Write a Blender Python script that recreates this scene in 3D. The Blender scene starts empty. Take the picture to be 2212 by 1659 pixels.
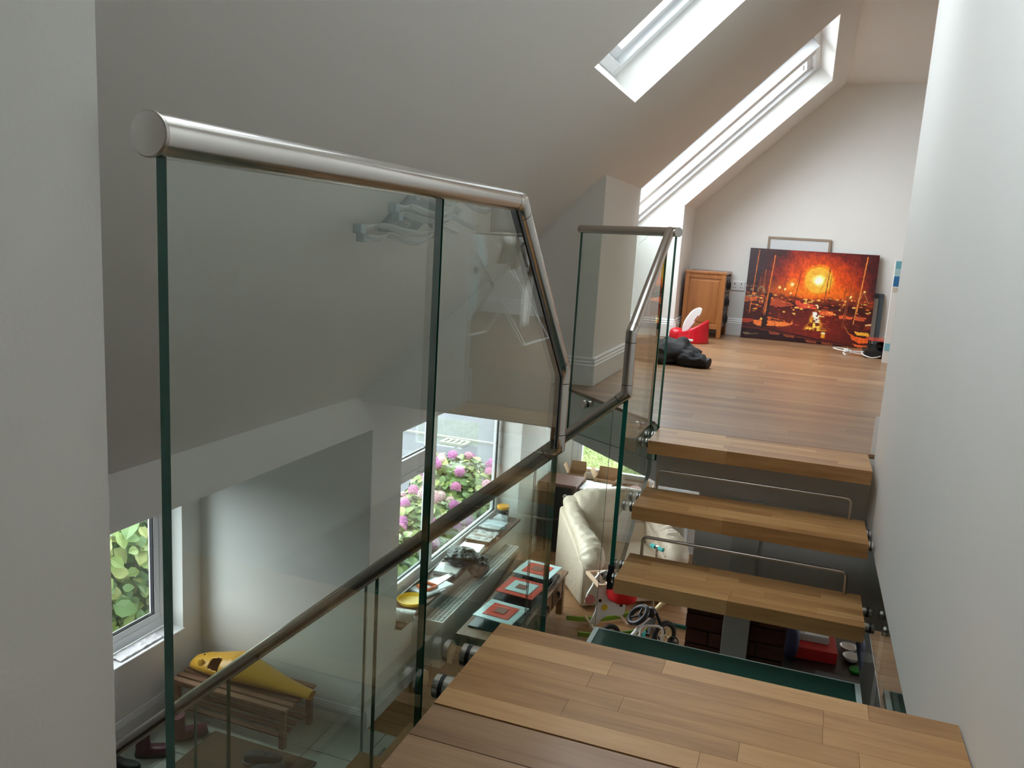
import bpy, bmesh, math, random
import numpy as np
from mathutils import Vector, Matrix, Euler, noise

random.seed(7)
scene = bpy.context.scene
C = scene.collection

# ------------------------------------------------------------------ camera
CAMZ = 3.55
yaw, pitch, roll = math.radians(-19.2495), math.radians(-10.175), math.radians(3.4778)
fwd = Vector((math.sin(yaw) * math.cos(pitch), math.cos(yaw) * math.cos(pitch), math.sin(pitch)))
rgt = Vector((math.cos(yaw), -math.sin(yaw), 0))
upv = rgt.cross(fwd)
r2 = rgt * math.cos(roll) + upv * math.sin(roll)
u2 = -rgt * math.sin(roll) + upv * math.cos(roll)
cam_d = bpy.data.cameras.new('camera')
cam = bpy.data.objects.new('camera', cam_d)
C.objects.link(cam)
M = Matrix((r2, u2, -fwd)).transposed().to_4x4()
M.translation = Vector((0, 0, CAMZ))
cam.matrix_world = M
cam_d.sensor_fit = 'HORIZONTAL'
cam_d.sensor_width = 36.0
cam_d.lens = 1768.9 / 2212 * 36.0
cam_d.clip_start = 0.02
cam_d.clip_end = 200
scene.camera = cam

# ------------------------------------------------------------------ world and light
world = bpy.data.worlds.new('overcast_sky')
scene.world = world
world.use_nodes = True
bg = world.node_tree.nodes['Background']
bg.inputs[0].default_value = (0.90, 0.95, 1.0, 1)
bg.inputs[1].default_value = 4.6
vs = scene.view_settings
vs.view_transform = 'Standard'
vs.look = 'None'
vs.gamma = 1.0
vs.use_curve_mapping = False
vs.exposure = 1.12
cy = scene.cycles
cy.use_denoising = True
cy.max_bounces = 13
cy.diffuse_bounces = 8
cy.use_adaptive_sampling = True
cy.adaptive_threshold = 0.05
cy.glossy_bounces = 4
cy.transmission_bounces = 4
cy.transparent_max_bounces = 40
cy.caustics_reflective = False
cy.caustics_refractive = False
cy.sample_clamp_indirect = 8.0


def portal(name, loc, normal, sx, sy):
    d = bpy.data.lights.new(name, 'AREA')
    d.shape = 'RECTANGLE'
    d.size, d.size_y = sx, sy
    d.cycles.is_portal = True
    o = bpy.data.objects.new(name, d)
    C.objects.link(o)
    o.location = loc
    n = Vector(normal).normalized()
    ydir = Vector((0, 1, 0)) if abs(n.y) < 0.9 else Vector((0, 0, 1))
    xdir = ydir.cross(-n).normalized() if False else ydir.cross(n * -1.0).normalized()
    z = -n
    x = ydir.cross(z).normalized()
    y = z.cross(x)
    o.rotation_euler = Matrix((x, y, z)).transposed().to_euler()
    return o


# ------------------------------------------------------------------ materials
MATS = {}


def new_mat(name):
    m = bpy.data.materials.new(name)
    m.use_nodes = True
    nt = m.node_tree
    return m, nt, nt.nodes, nt.links, nt.nodes['Principled BSDF']


def plain(name, col, rough=0.5, metal=0.0, vary=0.0, scale=8.0, bump=0.0, bscale=60.0, spec=0.5, alpha=1.0, coat=0.0):
    if name in MATS:
        return MATS[name]
    m, nt, N, L, b = new_mat(name)
    b.inputs['Base Color'].default_value = (*col, 1)
    b.inputs['Roughness'].default_value = rough
    b.inputs['Metallic'].default_value = metal
    b.inputs['Specular IOR Level'].default_value = spec
    if coat:
        b.inputs['Coat Weight'].default_value = coat
    if alpha < 1:
        b.inputs['Alpha'].default_value = alpha
    tc = N.new('ShaderNodeTexCoord')
    if vary:
        nz = N.new('ShaderNodeTexNoise')
        nz.inputs['Scale'].default_value = scale
        nz.inputs['Detail'].default_value = 4
        L.new(tc.outputs['Object'], nz.inputs['Vector'])
        mx = N.new('ShaderNodeMixRGB')
        mx.inputs[1].default_value = (*[c * (1 - vary) for c in col], 1)
        mx.inputs[2].default_value = (*[min(1, c * (1 + vary)) for c in col], 1)
        L.new(nz.outputs['Fac'], mx.inputs[0])
        L.new(mx.outputs[0], b.inputs['Base Color'])
    if bump:
        nb = N.new('ShaderNodeTexNoise')
        nb.inputs['Scale'].default_value = bscale
        nb.inputs['Detail'].default_value = 3
        L.new(tc.outputs['Object'], nb.inputs['Vector'])
        bp = N.new('ShaderNodeBump')
        bp.inputs['Strength'].default_value = bump
        bp.inputs['Distance'].default_value = 0.01
        L.new(nb.outputs['Fac'], bp.inputs['Height'])
        L.new(bp.outputs[0], b.inputs['Normal'])
    MATS[name] = m
    return m


def wood(name, c_dark, c_mid, c_light, rough=0.4, axis='X', gscale=9.0, rand=0.45, coat=0.0, hue=0.0):
    """grain stretched along one axis, tone shifted per piece"""
    if name in MATS:
        return MATS[name]
    m, nt, N, L, b = new_mat(name)
    tc = N.new('ShaderNodeTexCoord')
    oi = N.new('ShaderNodeObjectInfo')
    mul = N.new('ShaderNodeMath'); mul.operation = 'MULTIPLY'; mul.inputs[1].default_value = 37.0
    L.new(oi.outputs['Random'], mul.inputs[0])
    cb = N.new('ShaderNodeCombineXYZ')
    for i in range(3):
        L.new(mul.outputs[0], cb.inputs[i])
    add = N.new('ShaderNodeVectorMath'); add.operation = 'ADD'
    L.new(tc.outputs['Object'], add.inputs[0]); L.new(cb.outputs[0], add.inputs[1])
    mp = N.new('ShaderNodeMapping')
    sc = {'X': (0.9, gscale, gscale), 'Y': (gscale, 0.9, gscale), 'Z': (gscale, gscale, 0.9)}[axis]
    mp.inputs['Scale'].default_value = sc
    L.new(add.outputs[0], mp.inputs['Vector'])
    n1 = N.new('ShaderNodeTexNoise'); n1.inputs['Scale'].default_value = 1.6; n1.inputs['Detail'].default_value = 6; n1.inputs['Distortion'].default_value = 1.2
    n2 = N.new('ShaderNodeTexNoise'); n2.inputs['Scale'].default_value = 9.0; n2.inputs['Detail'].default_value = 5
    L.new(mp.outputs[0], n1.inputs['Vector']); L.new(mp.outputs[0], n2.inputs['Vector'])
    mixn = N.new('ShaderNodeMath'); mixn.operation = 'MULTIPLY_ADD'; mixn.inputs[1].default_value = 0.35
    L.new(n2.outputs['Fac'], mixn.inputs[0])
    s1 = N.new('ShaderNodeMath'); s1.operation = 'MULTIPLY'; s1.inputs[1].default_value = 0.65
    L.new(n1.outputs['Fac'], s1.inputs[0]); L.new(s1.outputs[0], mixn.inputs[2])
    ofs = N.new('ShaderNodeMath'); ofs.operation = 'MULTIPLY_ADD'; ofs.inputs[1].default_value = rand; ofs.inputs[2].default_value = -rand / 2
    L.new(oi.outputs['Random'], ofs.inputs[0])
    tot = N.new('ShaderNodeMath'); tot.operation = 'ADD'
    L.new(mixn.outputs[0], tot.inputs[0]); L.new(ofs.outputs[0], tot.inputs[1])
    cr = N.new('ShaderNodeValToRGB')
    e = cr.color_ramp.elements
    e[0].position = 0.18; e[0].color = (*c_dark, 1)
    e[1].position = 0.85; e[1].color = (*c_light, 1)
    k = e.new(0.5); k.color = (*c_mid, 1)
    L.new(tot.outputs[0], cr.inputs[0])
    L.new(cr.outputs[0], b.inputs['Base Color'])
    b.inputs['Roughness'].default_value = rough
    if coat:
        b.inputs['Coat Weight'].default_value = coat
        b.inputs['Coat Roughness'].default_value = 0.15
    bp = N.new('ShaderNodeBump'); bp.inputs['Strength'].default_value = 0.12; bp.inputs['Distance'].default_value = 0.004
    L.new(n2.outputs['Fac'], bp.inputs['Height']); L.new(bp.outputs[0], b.inputs['Normal'])
    MATS[name] = m
    return m


def arch_glass(name, tint, base=0.04, rough=0.0, haze=0.0):
    """flat pane: see-through with an angle dependent mirror layer on each face"""
    if name in MATS:
        return MATS[name]
    m, nt, N, L, b = new_mat(name)
    out = N['Material Output']
    N.remove(b)
    tr = N.new('ShaderNodeBsdfTransparent'); tr.inputs[0].default_value = (*tint, 1)
    gl = N.new('ShaderNodeBsdfGlossy'); gl.inputs['Roughness'].default_value = rough
    gl.inputs['Color'].default_value = (0.93, 0.97, 0.95, 1)
    lw = N.new('ShaderNodeLayerWeight'); lw.inputs[0].default_value = 0.5
    pw = N.new('ShaderNodeMath'); pw.operation = 'POWER'; pw.inputs[1].default_value = 5.0
    L.new(lw.outputs['Facing'], pw.inputs[0])
    ma = N.new('ShaderNodeMath'); ma.operation = 'MULTIPLY_ADD'; ma.inputs[1].default_value = 1 - base; ma.inputs[2].default_value = base
    L.new(pw.outputs[0], ma.inputs[0])
    mx = N.new('ShaderNodeMixShader')
    L.new(ma.outputs[0], mx.inputs[0]); L.new(tr.outputs[0], mx.inputs[1]); L.new(gl.outputs[0], mx.inputs[2])
    last = mx
    if haze:
        df = N.new('ShaderNodeBsdfDiffuse'); df.inputs[0].default_value = (0.8, 0.86, 0.83, 1)
        m2 = N.new('ShaderNodeMixShader'); m2.inputs[0].default_value = haze
        L.new(mx.outputs[0], m2.inputs[1]); L.new(df.outputs[0], m2.inputs[2]); last = m2
    L.new(last.outputs[0], out.inputs[0])
    MATS[name] = m
    return m


PAINT = plain('wall_paint', (0.845, 0.845, 0.815), 0.65, vary=0.012, scale=3, bump=0.03, bscale=180)
PAINTC = plain('ceiling_paint', (0.845, 0.845, 0.815), 0.7, bump=0.03, bscale=180)
WHITE = plain('white_gloss_paint', (0.86, 0.87, 0.87), 0.28)
UPVC = plain('white_plastic_frame', (0.84, 0.86, 0.88), 0.25)
GASKET = plain('black_gasket', (0.012, 0.014, 0.014), 0.35)
STEEL = plain('brushed_steel', (0.62, 0.595, 0.56), 0.20, metal=1.0, vary=0.05, scale=30)
STEELD = plain('satin_steel', (0.50, 0.47, 0.43), 0.33, metal=1.0)
GLASS = arch_glass('clear_green_glass', (0.945, 0.978, 0.96))
GLASSW = arch_glass('window_glass', (0.97, 0.985, 0.985))
EDGE = plain('green_glass_edge', (0.003, 0.095, 0.065), 0.16, vary=0.25, scale=14, spec=0.6)
FROST = plain('dark_green_frosted_glass', (0.014, 0.062, 0.045), 0.32, spec=0.5)
FROSTW = plain('pale_ground_glass_edge', (0.62, 0.72, 0.69), 0.4)
OAK = wood('oak_stave', (0.29, 0.135, 0.044), (0.48, 0.258, 0.096), (0.63, 0.375, 0.162), 0.40, 'X', 9, 0.42, coat=0.08)
LAM = wood('laminate_board', (0.155, 0.078, 0.036), (0.305, 0.172, 0.086), (0.43, 0.262, 0.142), 0.36, 'X', 17, 0.30, coat=0.10)
PINE = wood('pine_floorboard', (0.25, 0.12, 0.05), (0.44, 0.24, 0.115), (0.55, 0.34, 0.19), 0.4, 'X', 10, 0.3)
ELM = wood('honey_elm', (0.19, 0.065, 0.016), (0.32, 0.120, 0.032), (0.42, 0.175, 0.052), 0.35, 'Z', 7, 0.1, coat=0.15)
BROWNW = wood('dark_brown_wood', (0.025, 0.011, 0.007), (0.055, 0.023, 0.013), (0.10, 0.043, 0.024), 0.55, 'Y', 8, 0.2)
TABW = wood('rustic_table_wood', (0.13, 0.065, 0.035), (0.24, 0.13, 0.07), (0.36, 0.22, 0.13), 0.45, 'Y', 8, 0.2)
PALEW = wood('pale_beech', (0.55, 0.36, 0.22), (0.68, 0.47, 0.31), (0.78, 0.58, 0.42), 0.45, 'X', 8, 0.1)
BLACK = plain('black_plastic', (0.012, 0.012, 0.013), 0.38)
BLACKM = plain('matt_black', (0.008, 0.008, 0.009), 0.6)
CARD = plain('brown_cardboard', (0.42, 0.27, 0.15), 0.8, vary=0.08)
LEATHER = plain('cream_leather', (0.64, 0.56, 0.43), 0.42, vary=0.06, scale=5, bump=1.0, bscale=11)


# ------------------------------------------------------------------ mesh helpers
class MB:
    def __init__(s):
        s.v = []; s.f = []; s.m = []

    def add(s, vs, fs, mi=0):
        o = len(s.v)
        s.v += [tuple(p) for p in vs]
        for f in fs:
            s.f.append([i + o for i in f]); s.m.append(mi)
        return s

    def box(s, x0, x1, y0, y1, z0, z1, mi=0):
        vs = [(x0, y0, z0), (x1, y0, z0), (x1, y1, z0), (x0, y1, z0), (x0, y0, z1), (x1, y0, z1), (x1, y1, z1), (x0, y1, z1)]
        return s.add(vs, [(0, 3, 2, 1), (4, 5, 6, 7), (0, 1, 5, 4), (1, 2, 6, 5), (2, 3, 7, 6), (3, 0, 4, 7)], mi)

    def hexa(s, vs, mi=0):
        return s.add(vs, [(0, 3, 2, 1), (4, 5, 6, 7), (0, 1, 5, 4), (1, 2, 6, 5), (2, 3, 7, 6), (3, 0, 4, 7)], mi)

    def prism(s, poly, off, mi=0, ms=None):
        """poly: 3D outline, off: extrusion vector"""
        n = len(poly); off = Vector(off)
        a = [Vector(p) for p in poly]; b = [p + off for p in a]
        s.add(a + b, [list(range(n))[::-1], [i + n for i in range(n)]], mi)
        o = len(s.v) - 2 * n
        for i in range(n):
            j = (i + 1) % n
            s.f.append([o + i, o + j, o + n + j, o + n + i]); s.m.append(mi if ms is None else ms)
        return s

    def tube(s, pts, r, n=12, cap=True, closed=False, mi=0):
        pts = [Vector(p) for p in pts]
        k = len(pts)
        rs = r if isinstance(r, (list, tuple)) else [r] * k
        rings = []
        prev = None
        for i, p in enumerate(pts):
            if closed:
                t = (pts[(i + 1) % k] - pts[i - 1])
            else:
                t = pts[min(i + 1, k - 1)] - pts[max(i - 1, 0)]
            t.normalize()
            if prev is None:
                a = Vector((0, 0, 1)) if abs(t.z) < 0.9 else Vector((1, 0, 0))
                u = t.cross(a).normalized()
            else:
                u = (prev - t * prev.dot(t))
                u = u.normalized() if u.length > 1e-6 else t.orthogonal().normalized()
            prev = u
            w = t.cross(u)
            # mitre scale for sharp bends
            sc = 1.0
            if 0 < i < k - 1 and not closed:
                d1 = (pts[i] - pts[i - 1]).normalized(); d2 = (pts[i + 1] - pts[i]).normalized()
                c = max(0.5, math.sqrt(max(0.0, (1 + d1.dot(d2)) / 2)))
                bn = (d2 - d1)
                bn = bn.normalized() if bn.length > 1e-4 else None
                sc = 1 / c
            else:
                bn = None
            ring = []
            for q in range(n):
                ang = 2 * math.pi * q / n
                d = (u * math.cos(ang) + w * math.sin(ang)) * rs[i]
                if bn is not None:
                    d = d + bn * d.dot(bn) * (sc - 1)
                ring.append(p + d)
            rings.append(ring)
        o = len(s.v)
        for ring in rings:
            s.v += [tuple(p) for p in ring]
        segs = k if closed else k - 1
        for i in range(segs):
            j = (i + 1) % k
            for q in range(n):
                q2 = (q + 1) % n
                s.f.append([o + i * n + q, o + i * n + q2, o + j * n + q2, o + j * n + q]); s.m.append(mi)
        if cap and not closed:
            s.f.append([o + q for q in range(n)][::-1]); s.m.append(mi)
            s.f.append([o + (k - 1) * n + q for q in range(n)]); s.m.append(mi)
        return s

    def lathe(s, prof, c=(0, 0, 0), n=24, axis='Z', mi=0):
        c = Vector(c)
        o = len(s.v)
        for (r, h) in prof:
            for q in range(n):
                a = 2 * math.pi * q / n
                x, y = r * math.cos(a), r * math.sin(a)
                p = {'Z': (x, y, h), 'X': (h, x, y), 'Y': (x, h, y)}[axis]
                s.v.append(tuple(c + Vector(p)))
        k = len(prof)
        for i in range(k - 1):
            for q in range(n):
                q2 = (q + 1) % n
                s.f.append([o + i * n + q, o + i * n + q2, o + (i + 1) * n + q2, o + (i + 1) * n + q]); s.m.append(mi)
        s.f.append([o + q for q in range(n)][::-1]); s.m.append(mi)
        s.f.append([o + (k - 1) * n + q for q in range(n)]); s.m.append(mi)
        return s

    def blob(s, c, size, e=(0.5, 0.5), rot=(0, 0, 0), nu=28, nv=18, fn=None, mi=0):
        """superellipsoid; fn(unit point, point) -> displaced point"""
        R = Euler(rot).to_matrix(); c = Vector(c)
        sg = lambda x, p: math.copysign(abs(x) ** p, x)
        o = len(s.v)
        for i in range(nv + 1):
            ph = -math.pi / 2 + math.pi * i / nv
            for j in range(nu):
                th = 2 * math.pi * j / nu
                q = Vector((sg(math.cos(ph), e[0]) * sg(math.cos(th), e[1]), sg(math.cos(ph), e[0]) * sg(math.sin(th), e[1]), sg(math.sin(ph), e[0])))
                p = Vector((q.x * size[0], q.y * size[1], q.z * size[2]))
                if fn:
                    p = fn(q, p)
                s.v.append(tuple(c + R @ p))
        for i in range(nv):
            for j in range(nu):
                j2 = (j + 1) % nu
                s.f.append([o + i * nu + j, o + i * nu + j2, o + (i + 1) * nu + j2, o + (i + 1) * nu + j]); s.m.append(mi)
        return s

    def grid(s, fn, nu, nv, mi=0):
        o = len(s.v)
        for i in range(nu + 1):
            for j in range(nv + 1):
                s.v.append(tuple(fn(i / nu, j / nv)))
        for i in range(nu):
            for j in range(nv):
                a = o + i * (nv + 1) + j
                s.f.append([a, a + nv + 1, a + nv + 2, a + 1]); s.m.append(mi)
        return s


ROOT = {}


def mk(b, name, mat, parent=None, smooth=False, bevel=0.0, local=False, merge=False, solid=0.0, sub=0, fix=True):
    me = bpy.data.meshes.new(name)
    off = Vector((0, 0, 0))
    if parent is not None and not local:
        off = ROOT.get(parent.name, Vector((0, 0, 0)))
    me.from_pydata([tuple(Vector(v) - off) for v in b.v], [], b.f)
    mats = mat if isinstance(mat, (list, tuple)) else [mat]
    for m in mats:
        me.materials.append(m)
    if len(mats) > 1:
        me.polygons.foreach_set('material_index', b.m)
    if fix or merge:
        bm = bmesh.new(); bm.from_mesh(me)
        if merge:
            bmesh.ops.remove_doubles(bm, verts=bm.verts, dist=1e-5)
        bmesh.ops.recalc_face_normals(bm, faces=bm.faces)
        bm.to_mesh(me); bm.free()
    if smooth:
        me.polygons.foreach_set('use_smooth', [True] * len(me.polygons))
    me.update()
    o = bpy.data.objects.new(name, me)
    C.objects.link(o)
    if parent is not None:
        o.parent = parent
        ROOT[o.name] = off if not local else Vector((0, 0, 0))
    else:
        ROOT[o.name] = Vector((0, 0, 0))
    if smooth and smooth != 'all':
        md = o.modifiers.new('smooth_angle', 'EDGE_SPLIT'); md.split_angle = math.radians(40)
    if solid:
        md = o.modifiers.new('thickness', 'SOLIDIFY'); md.thickness = solid
    if bevel:
        md = o.modifiers.new('bevel', 'BEVEL'); md.width = bevel; md.segments = 2; md.limit_method = 'ANGLE'
    if sub:
        md = o.modifiers.new('subdivision', 'SUBSURF'); md.levels = sub; md.render_levels = sub
    return o


def thing(name, label, cat, loc=(0, 0, 0), rotz=0.0, group=None):
    o = bpy.data.objects.new(name, None)
    C.objects.link(o)
    o.empty_display_size = 0.1
    o.location = loc
    o.rotation_euler = (0, 0, rotz)
    ROOT[o.name] = Vector(loc)
    o['label'] = label; o['category'] = cat
    if group:
        o['group'] = group
    return o


def tag(o, label, cat, group=None):
    o['label'] = label; o['category'] = cat
    if group:
        o['group'] = group
    return o


def struct(o):
    o['kind'] = 'structure'
    return o


def S(name, b, mat, parent=None, **k):
    o = mk(b, name, mat, parent, **k)
    if parent is None:
        o['kind'] = 'structure'
    return o


def box(*a):
    return MB().box(*a)


def holes_wall(b, axis, pos0, pos1, a0, a1, z0, z1, holes):
    """wall slab normal to axis ('X' or 'Y'), a = other axis; holes (a0,a1,z0,z1)"""
    cuts = sorted({a0, a1, *[h[0] for h in holes], *[h[1] for h in holes]})
    for i in range(len(cuts) - 1):
        p, q = cuts[i], cuts[i + 1]
        hs = sorted([h for h in holes if h[0] <= p + 1e-6 and h[1] >= q - 1e-6], key=lambda h: h[2])
        z = z0
        for h in hs + [None]:
            zt = h[2] if h else z1
            if zt > z + 1e-6:
                if axis == 'X':
                    b.box(pos0, pos1, p, q, z, zt)
                else:
                    b.box(p, q, pos0, pos1, z, zt)
            if h:
                z = h[3]
    return b


# ------------------------------------------------------------------ main dimensions
FL = 2.7225          # upper floor level
SB = 2.44            # underside of upper slab
XE = -2.63           # eaves wall
XL = -4.06           # hall outer wall
YC = 4.76            # hall end wall
YG = 8.41            # loft gable
YF = 9.40            # ground floor far wall
XW = 0.356           # stair wall right
XG = -0.6017         # glass plane
BZ = 2.22            # hall soffit
SLOPE = 0.9555
nl = math.hypot(1, SLOPE)
TX, TZ = 1 / nl, SLOPE / nl      # along slope
NX, NZ = -SLOPE / nl, 1 / nl     # outward normal


def RP(u, y, n):
    return (u * TX + n * NX, y, 4.993 + u * TZ + n * NZ)


def rbox(b, u0, u1, y0, y1, n0, n1, mi=0):
    return b.hexa([RP(u0, y0, n0), RP(u1, y0, n0), RP(u1, y1, n0), RP(u0, y1, n0), RP(u0, y0, n1), RP(u1, y0, n1), RP(u1, y1, n1), RP(u0, y1, n1)], mi)


# ------------------------------------------------------------------ shell: ceiling slope with roof lights
U_E, U_T = XE / TX, 0.12 / TX
roofs = [(1.12, 1.98, -1.162, -0.05), (3.12, 3.88, -1.162, -0.05), (5.60, 7.64, -2.15, 0.0)]
ceil = MB()
ys = sorted({-2.6, YG + 0.2, *[r[0] for r in roofs], *[r[1] for r in roofs]})
for i in range(len(ys) - 1):
    a, c = ys[i], ys[i + 1]
    h = [r for r in roofs if r[0] <= a + 1e-6 and r[1] >= c - 1e-6]
    if h:
        rbox(ceil, U_E - 0.5, h[0][2], a, c, 0, 0.28)
        rbox(ceil, h[0][3], U_T, a, c, 0, 0.28)
    else:
        rbox(ceil, U_E - 0.5, U_T, a, c, 0, 0.28)
ceiling = S('ceiling', ceil, PAINTC)
S('ceiling_flat', box(0.115, 1.30, -2.6, YG + 0.2, 5.108, 5.38), PAINTC)
# opposite slope over the room behind the stair wall
rs = MB()
for (y0, y1, parts) in [(-2.6, YG + 0.2, None)]:
    for (xa, xb) in ([(1.30, 4.3)] if not parts else [(1.30, 1.60), (2.45, 4.3)]):
        za, zb = 5.108 - (xa - 1.3) * SLOPE, 5.108 - (xb - 1.3) * SLOPE
        rs.hexa([(xa, y0, za), (xb, y0, zb), (xb, y1, zb), (xa, y1, za), (xa, y0, za + .3), (xb, y0, zb + .3), (xb, y1, zb + .3), (xa, y1, za + .3)])
S('ceiling_slope_right', rs, PAINTC)


def portal_roof(y0, y1, u0, u1, name):
    c = Vector(RP((u0 + u1) / 2, (y0 + y1) / 2, 0.30))
    portal(name, c, (-NX, 0, -NZ), (u1 - u0), (y1 - y0))


def roof_light(idx, y0, y1, u0, u1, mull=False):
    w = thing('window_%d' % idx, 'white framed roof light set in the sloping ceiling', 'window', RP((u0 + u1) / 2, (y0 + y1) / 2, 0.2))
    del w['label'], w['category']
    w['kind'] = 'structure'
    f = MB()
    t = 0.055
    n0, n1 = 0.155, 0.28
    rbox(f, u0, u1, y0, y0 + t, n0, n1); rbox(f, u0, u1, y1 - t, y1, n0, n1)
    rbox(f, u0, u0 + t, y0 + t, y1 - t, n0, n1); rbox(f, u1 - t, u1, y0 + t, y1 - t, n0, n1)
    mk(f, 'window_frame', UPVC, w, bevel=0.004)
    lights = [(y0 + t, y1 - t)] if not mull else [(y0 + t, (y0 + y1) / 2 - 0.06), ((y0 + y1) / 2 + 0.06, y1 - t)]
    if mull:
        m_ = MB(); rbox(m_, u0 + t, u1 - t, (y0 + y1) / 2 - 0.06, (y0 + y1) / 2 + 0.06, 0.10, 0.28)
        mk(m_, 'mullion', UPVC, w, bevel=0.004)
    for (a, c) in lights:
        s_ = MB(); q = 0.05
        n2, n3 = 0.19, 0.265
        rbox(s_, u0 + t, u1 - t, a, a + q, n2, n3); rbox(s_, u0 + t, u1 - t, c - q, c, n2, n3)
        rbox(s_, u0 + t, u0 + t + q, a + q, c - q, n2, n3); rbox(s_, u1 - t - q, u1 - t, a + q, c - q, n2, n3)
        sash = mk(s_, 'sash', UPVC, w, bevel=0.004)
        g = MB(); rbox(g, u0 + t + q, u1 - t - q, a + q, c - q, 0.23, 0.238)
        mk(g, 'pane', GLASSW, w)
        k = MB()
        k.tube([RP(u1 - 0.16, (a + c) / 2 - 0.10, 0.16), RP(u1 - 0.16, (a + c) / 2 + 0.10, 0.16)], 0.009, 8)
        for sgn in (-1, 1):
            k.tube([RP(u1 - 0.16, (a + c) / 2 + sgn * 0.08, 0.16), RP(u1 - 0.11, (a + c) / 2 + sgn * 0.08, 0.20)], 0.007, 8)
        mk(k, 'vent_bar', UPVC, w, smooth=True)
        kk = MB().lathe([(0.012, -0.004), (0.012, 0.004)], RP(u0 + t * 0.5, c + 0.0, 0.168), 12)
        mk(kk, 'screw_cap', UPVC, w)
    return w


roof_light(4, 3.12, 3.88, -1.162, -0.05)
roof_light(5, 5.60, 7.64, -2.08, 0.0, mull=True)
roof_light(6, 1.12, 1.98, -1.162, -0.05)
for i, r in enumerate(roofs):
    portal_roof(r[0], r[1], r[2], r[3], ('roof_light_near_offscreen', 'roof_light_middle_offscreen', 'roof_light_portal')[i])

# ------------------------------------------------------------------ upper walls
gw = MB()
gw.box(-2.9, 4.2, YG, YG + 0.2, SB, 5.4)
S('wall_gable', gw, PAINT)
S('wall_right', box(XW, XW + 0.10, -2.6, 3.76, SB, 5.2), PAINT)
S('wall_left', box(-0.78, -0.628, -2.6, 0.6045, SB, 4.62), PAINT)
bwl = MB()
bwl.box(XL - .3, 4.2, -2.8, -2.6, -0.12, 5.4)
S('wall_back', bwl, PAINT)
S('wall_far_right', box(4.0, 4.2, -2.6, YG, 0, 3.4), PAINT)
# low wall under the slope, with the glazed bay
zk = lambda x: 4.993 + SLOPE * x
kw = MB()
kw.prism([(-2.63, 4.6, SB), (-1.122, 4.6, SB), (-1.122, 4.6, zk(-1.122) + .02), (-2.63, 4.6, zk(-2.63) + .02)], (0, 1.0, 0))
S('wall_knee', kw, PAINT)
kw = MB()
kw.prism([(-1.75, 7.64, SB), (-1.122, 7.64, SB), (-1.122, 7.64, zk(-1.122) + .004), (-1.75, 7.64, zk(-1.75) + .004)], (0, YG - 7.64, 0))
kw.box(-1.75, -1.55, 5.6, 7.64, SB, 2.82)
S('wall_knee_far', kw, PAINT)
# low vertical window of the bay
w8 = thing('window_8', '', '', (-1.62, 6.62, 2.82)); del w8['label'], w8['category']; w8['kind'] = 'structure'
f = MB()
f.box(-1.67, -1.60, 5.6, 7.64, 2.82, 2.88); f.box(-1.67, -1.60, 5.6, 7.64, 3.60, 3.68)
for y in (5.6, 6.59, 7.57):
    f.box(-1.67, -1.60, y, y + 0.07, 2.88, 3.60)
mk(f, 'window_frame', UPVC, w8, bevel=0.004)
mk(box(-1.64, -1.632, 5.67, 6.59, 2.88, 3.60), 'pane', GLASSW, w8)
mk(box(-1.64, -1.632, 6.66, 7.57, 2.88, 3.60), 'pane', GLASSW, w8)
portal('bay_portal', (-1.72, 6.62, 3.2), (1, 0, 0), 0.85, 2.0)

# ------------------------------------------------------------------ baseboards of the loft
def skirting(name, path, h=0.165):
    """moulded board: profile swept along straight runs (p0,p1,inward normal)"""
    b = MB()
    prof = [(0, 0), (0.020, 0), (0.020, h * 0.72), (0.014, h * 0.76), (0.017, h * 0.82), (0.010, h * 0.88), (0.012, h * 0.94), (0.005, h), (0, h)]
    for (p0, p1, nrm) in path:
        p0, p1, nrm = Vector(p0), Vector(p1), Vector(nrm)
        b.prism([p0 + nrm * d + Vector((0, 0, z)) for d, z in prof], p1 - p0)
    return S(name, b, WHITE)


skirting('baseboard_knee', [((-1.122, 4.585, FL), (-1.122, 5.60, FL), (1, 0, 0)), ((-1.30, 4.6, FL), (-1.105, 4.6, FL), (0, -1, 0)), ((-1.122, 7.64, FL), (-1.122, YG, FL), (1, 0, 0)), ((-1.122, 7.64, FL), (-1.55, 7.64, FL), (0, -1, 0))])
skirting('baseboard_gable', [((-1.122, YG, FL), (4.0, YG, FL), (0, -1, 0))])
skirting('baseboard_right', [((XW - 0.014, 3.76, FL), (XW + 0.115, 3.76, FL), (0, 1, 0)), ((XW + 0.10, -2.6, FL), (XW + 0.10, 3.76, FL), (1, 0, 0))])

# ------------------------------------------------------------------ loft slab and boards
def diag_x(y):
    if y < 3.80:
        return -0.567
    if y < 4.6:
        return -0.567 - (y - 3.80) * (0.577 / 0.575)
    return -1.10


slab = MB()
pts = [(-0.567, 3.745), (-0.567, 3.80), (-1.144, 4.375), (-1.37, 4.612), (-2.63, 4.612), (-2.63, YF + .1), (4.2, YF + .1), (4.2, 3.745)]
slab.prism([(x, y, SB) for x, y in pts], (0, 0, FL - 0.018 - SB))
S('floor_slab', slab, PAINT)
floor_up = S('floor_loft', MB().prism([(x + (0.01 if x < 0 else 0), y, FL - 0.018) for x, y in [(-0.567, 3.745), (-0.567, 3.80), (-1.144, 4.375), (-1.37, 4.6), (-1.37, YG), (4.0, YG), (4.0, 3.745)]], (0, 0, 0.004)), plain('floor_underlay', (0.12, 0.07, 0.045), 0.8))
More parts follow.
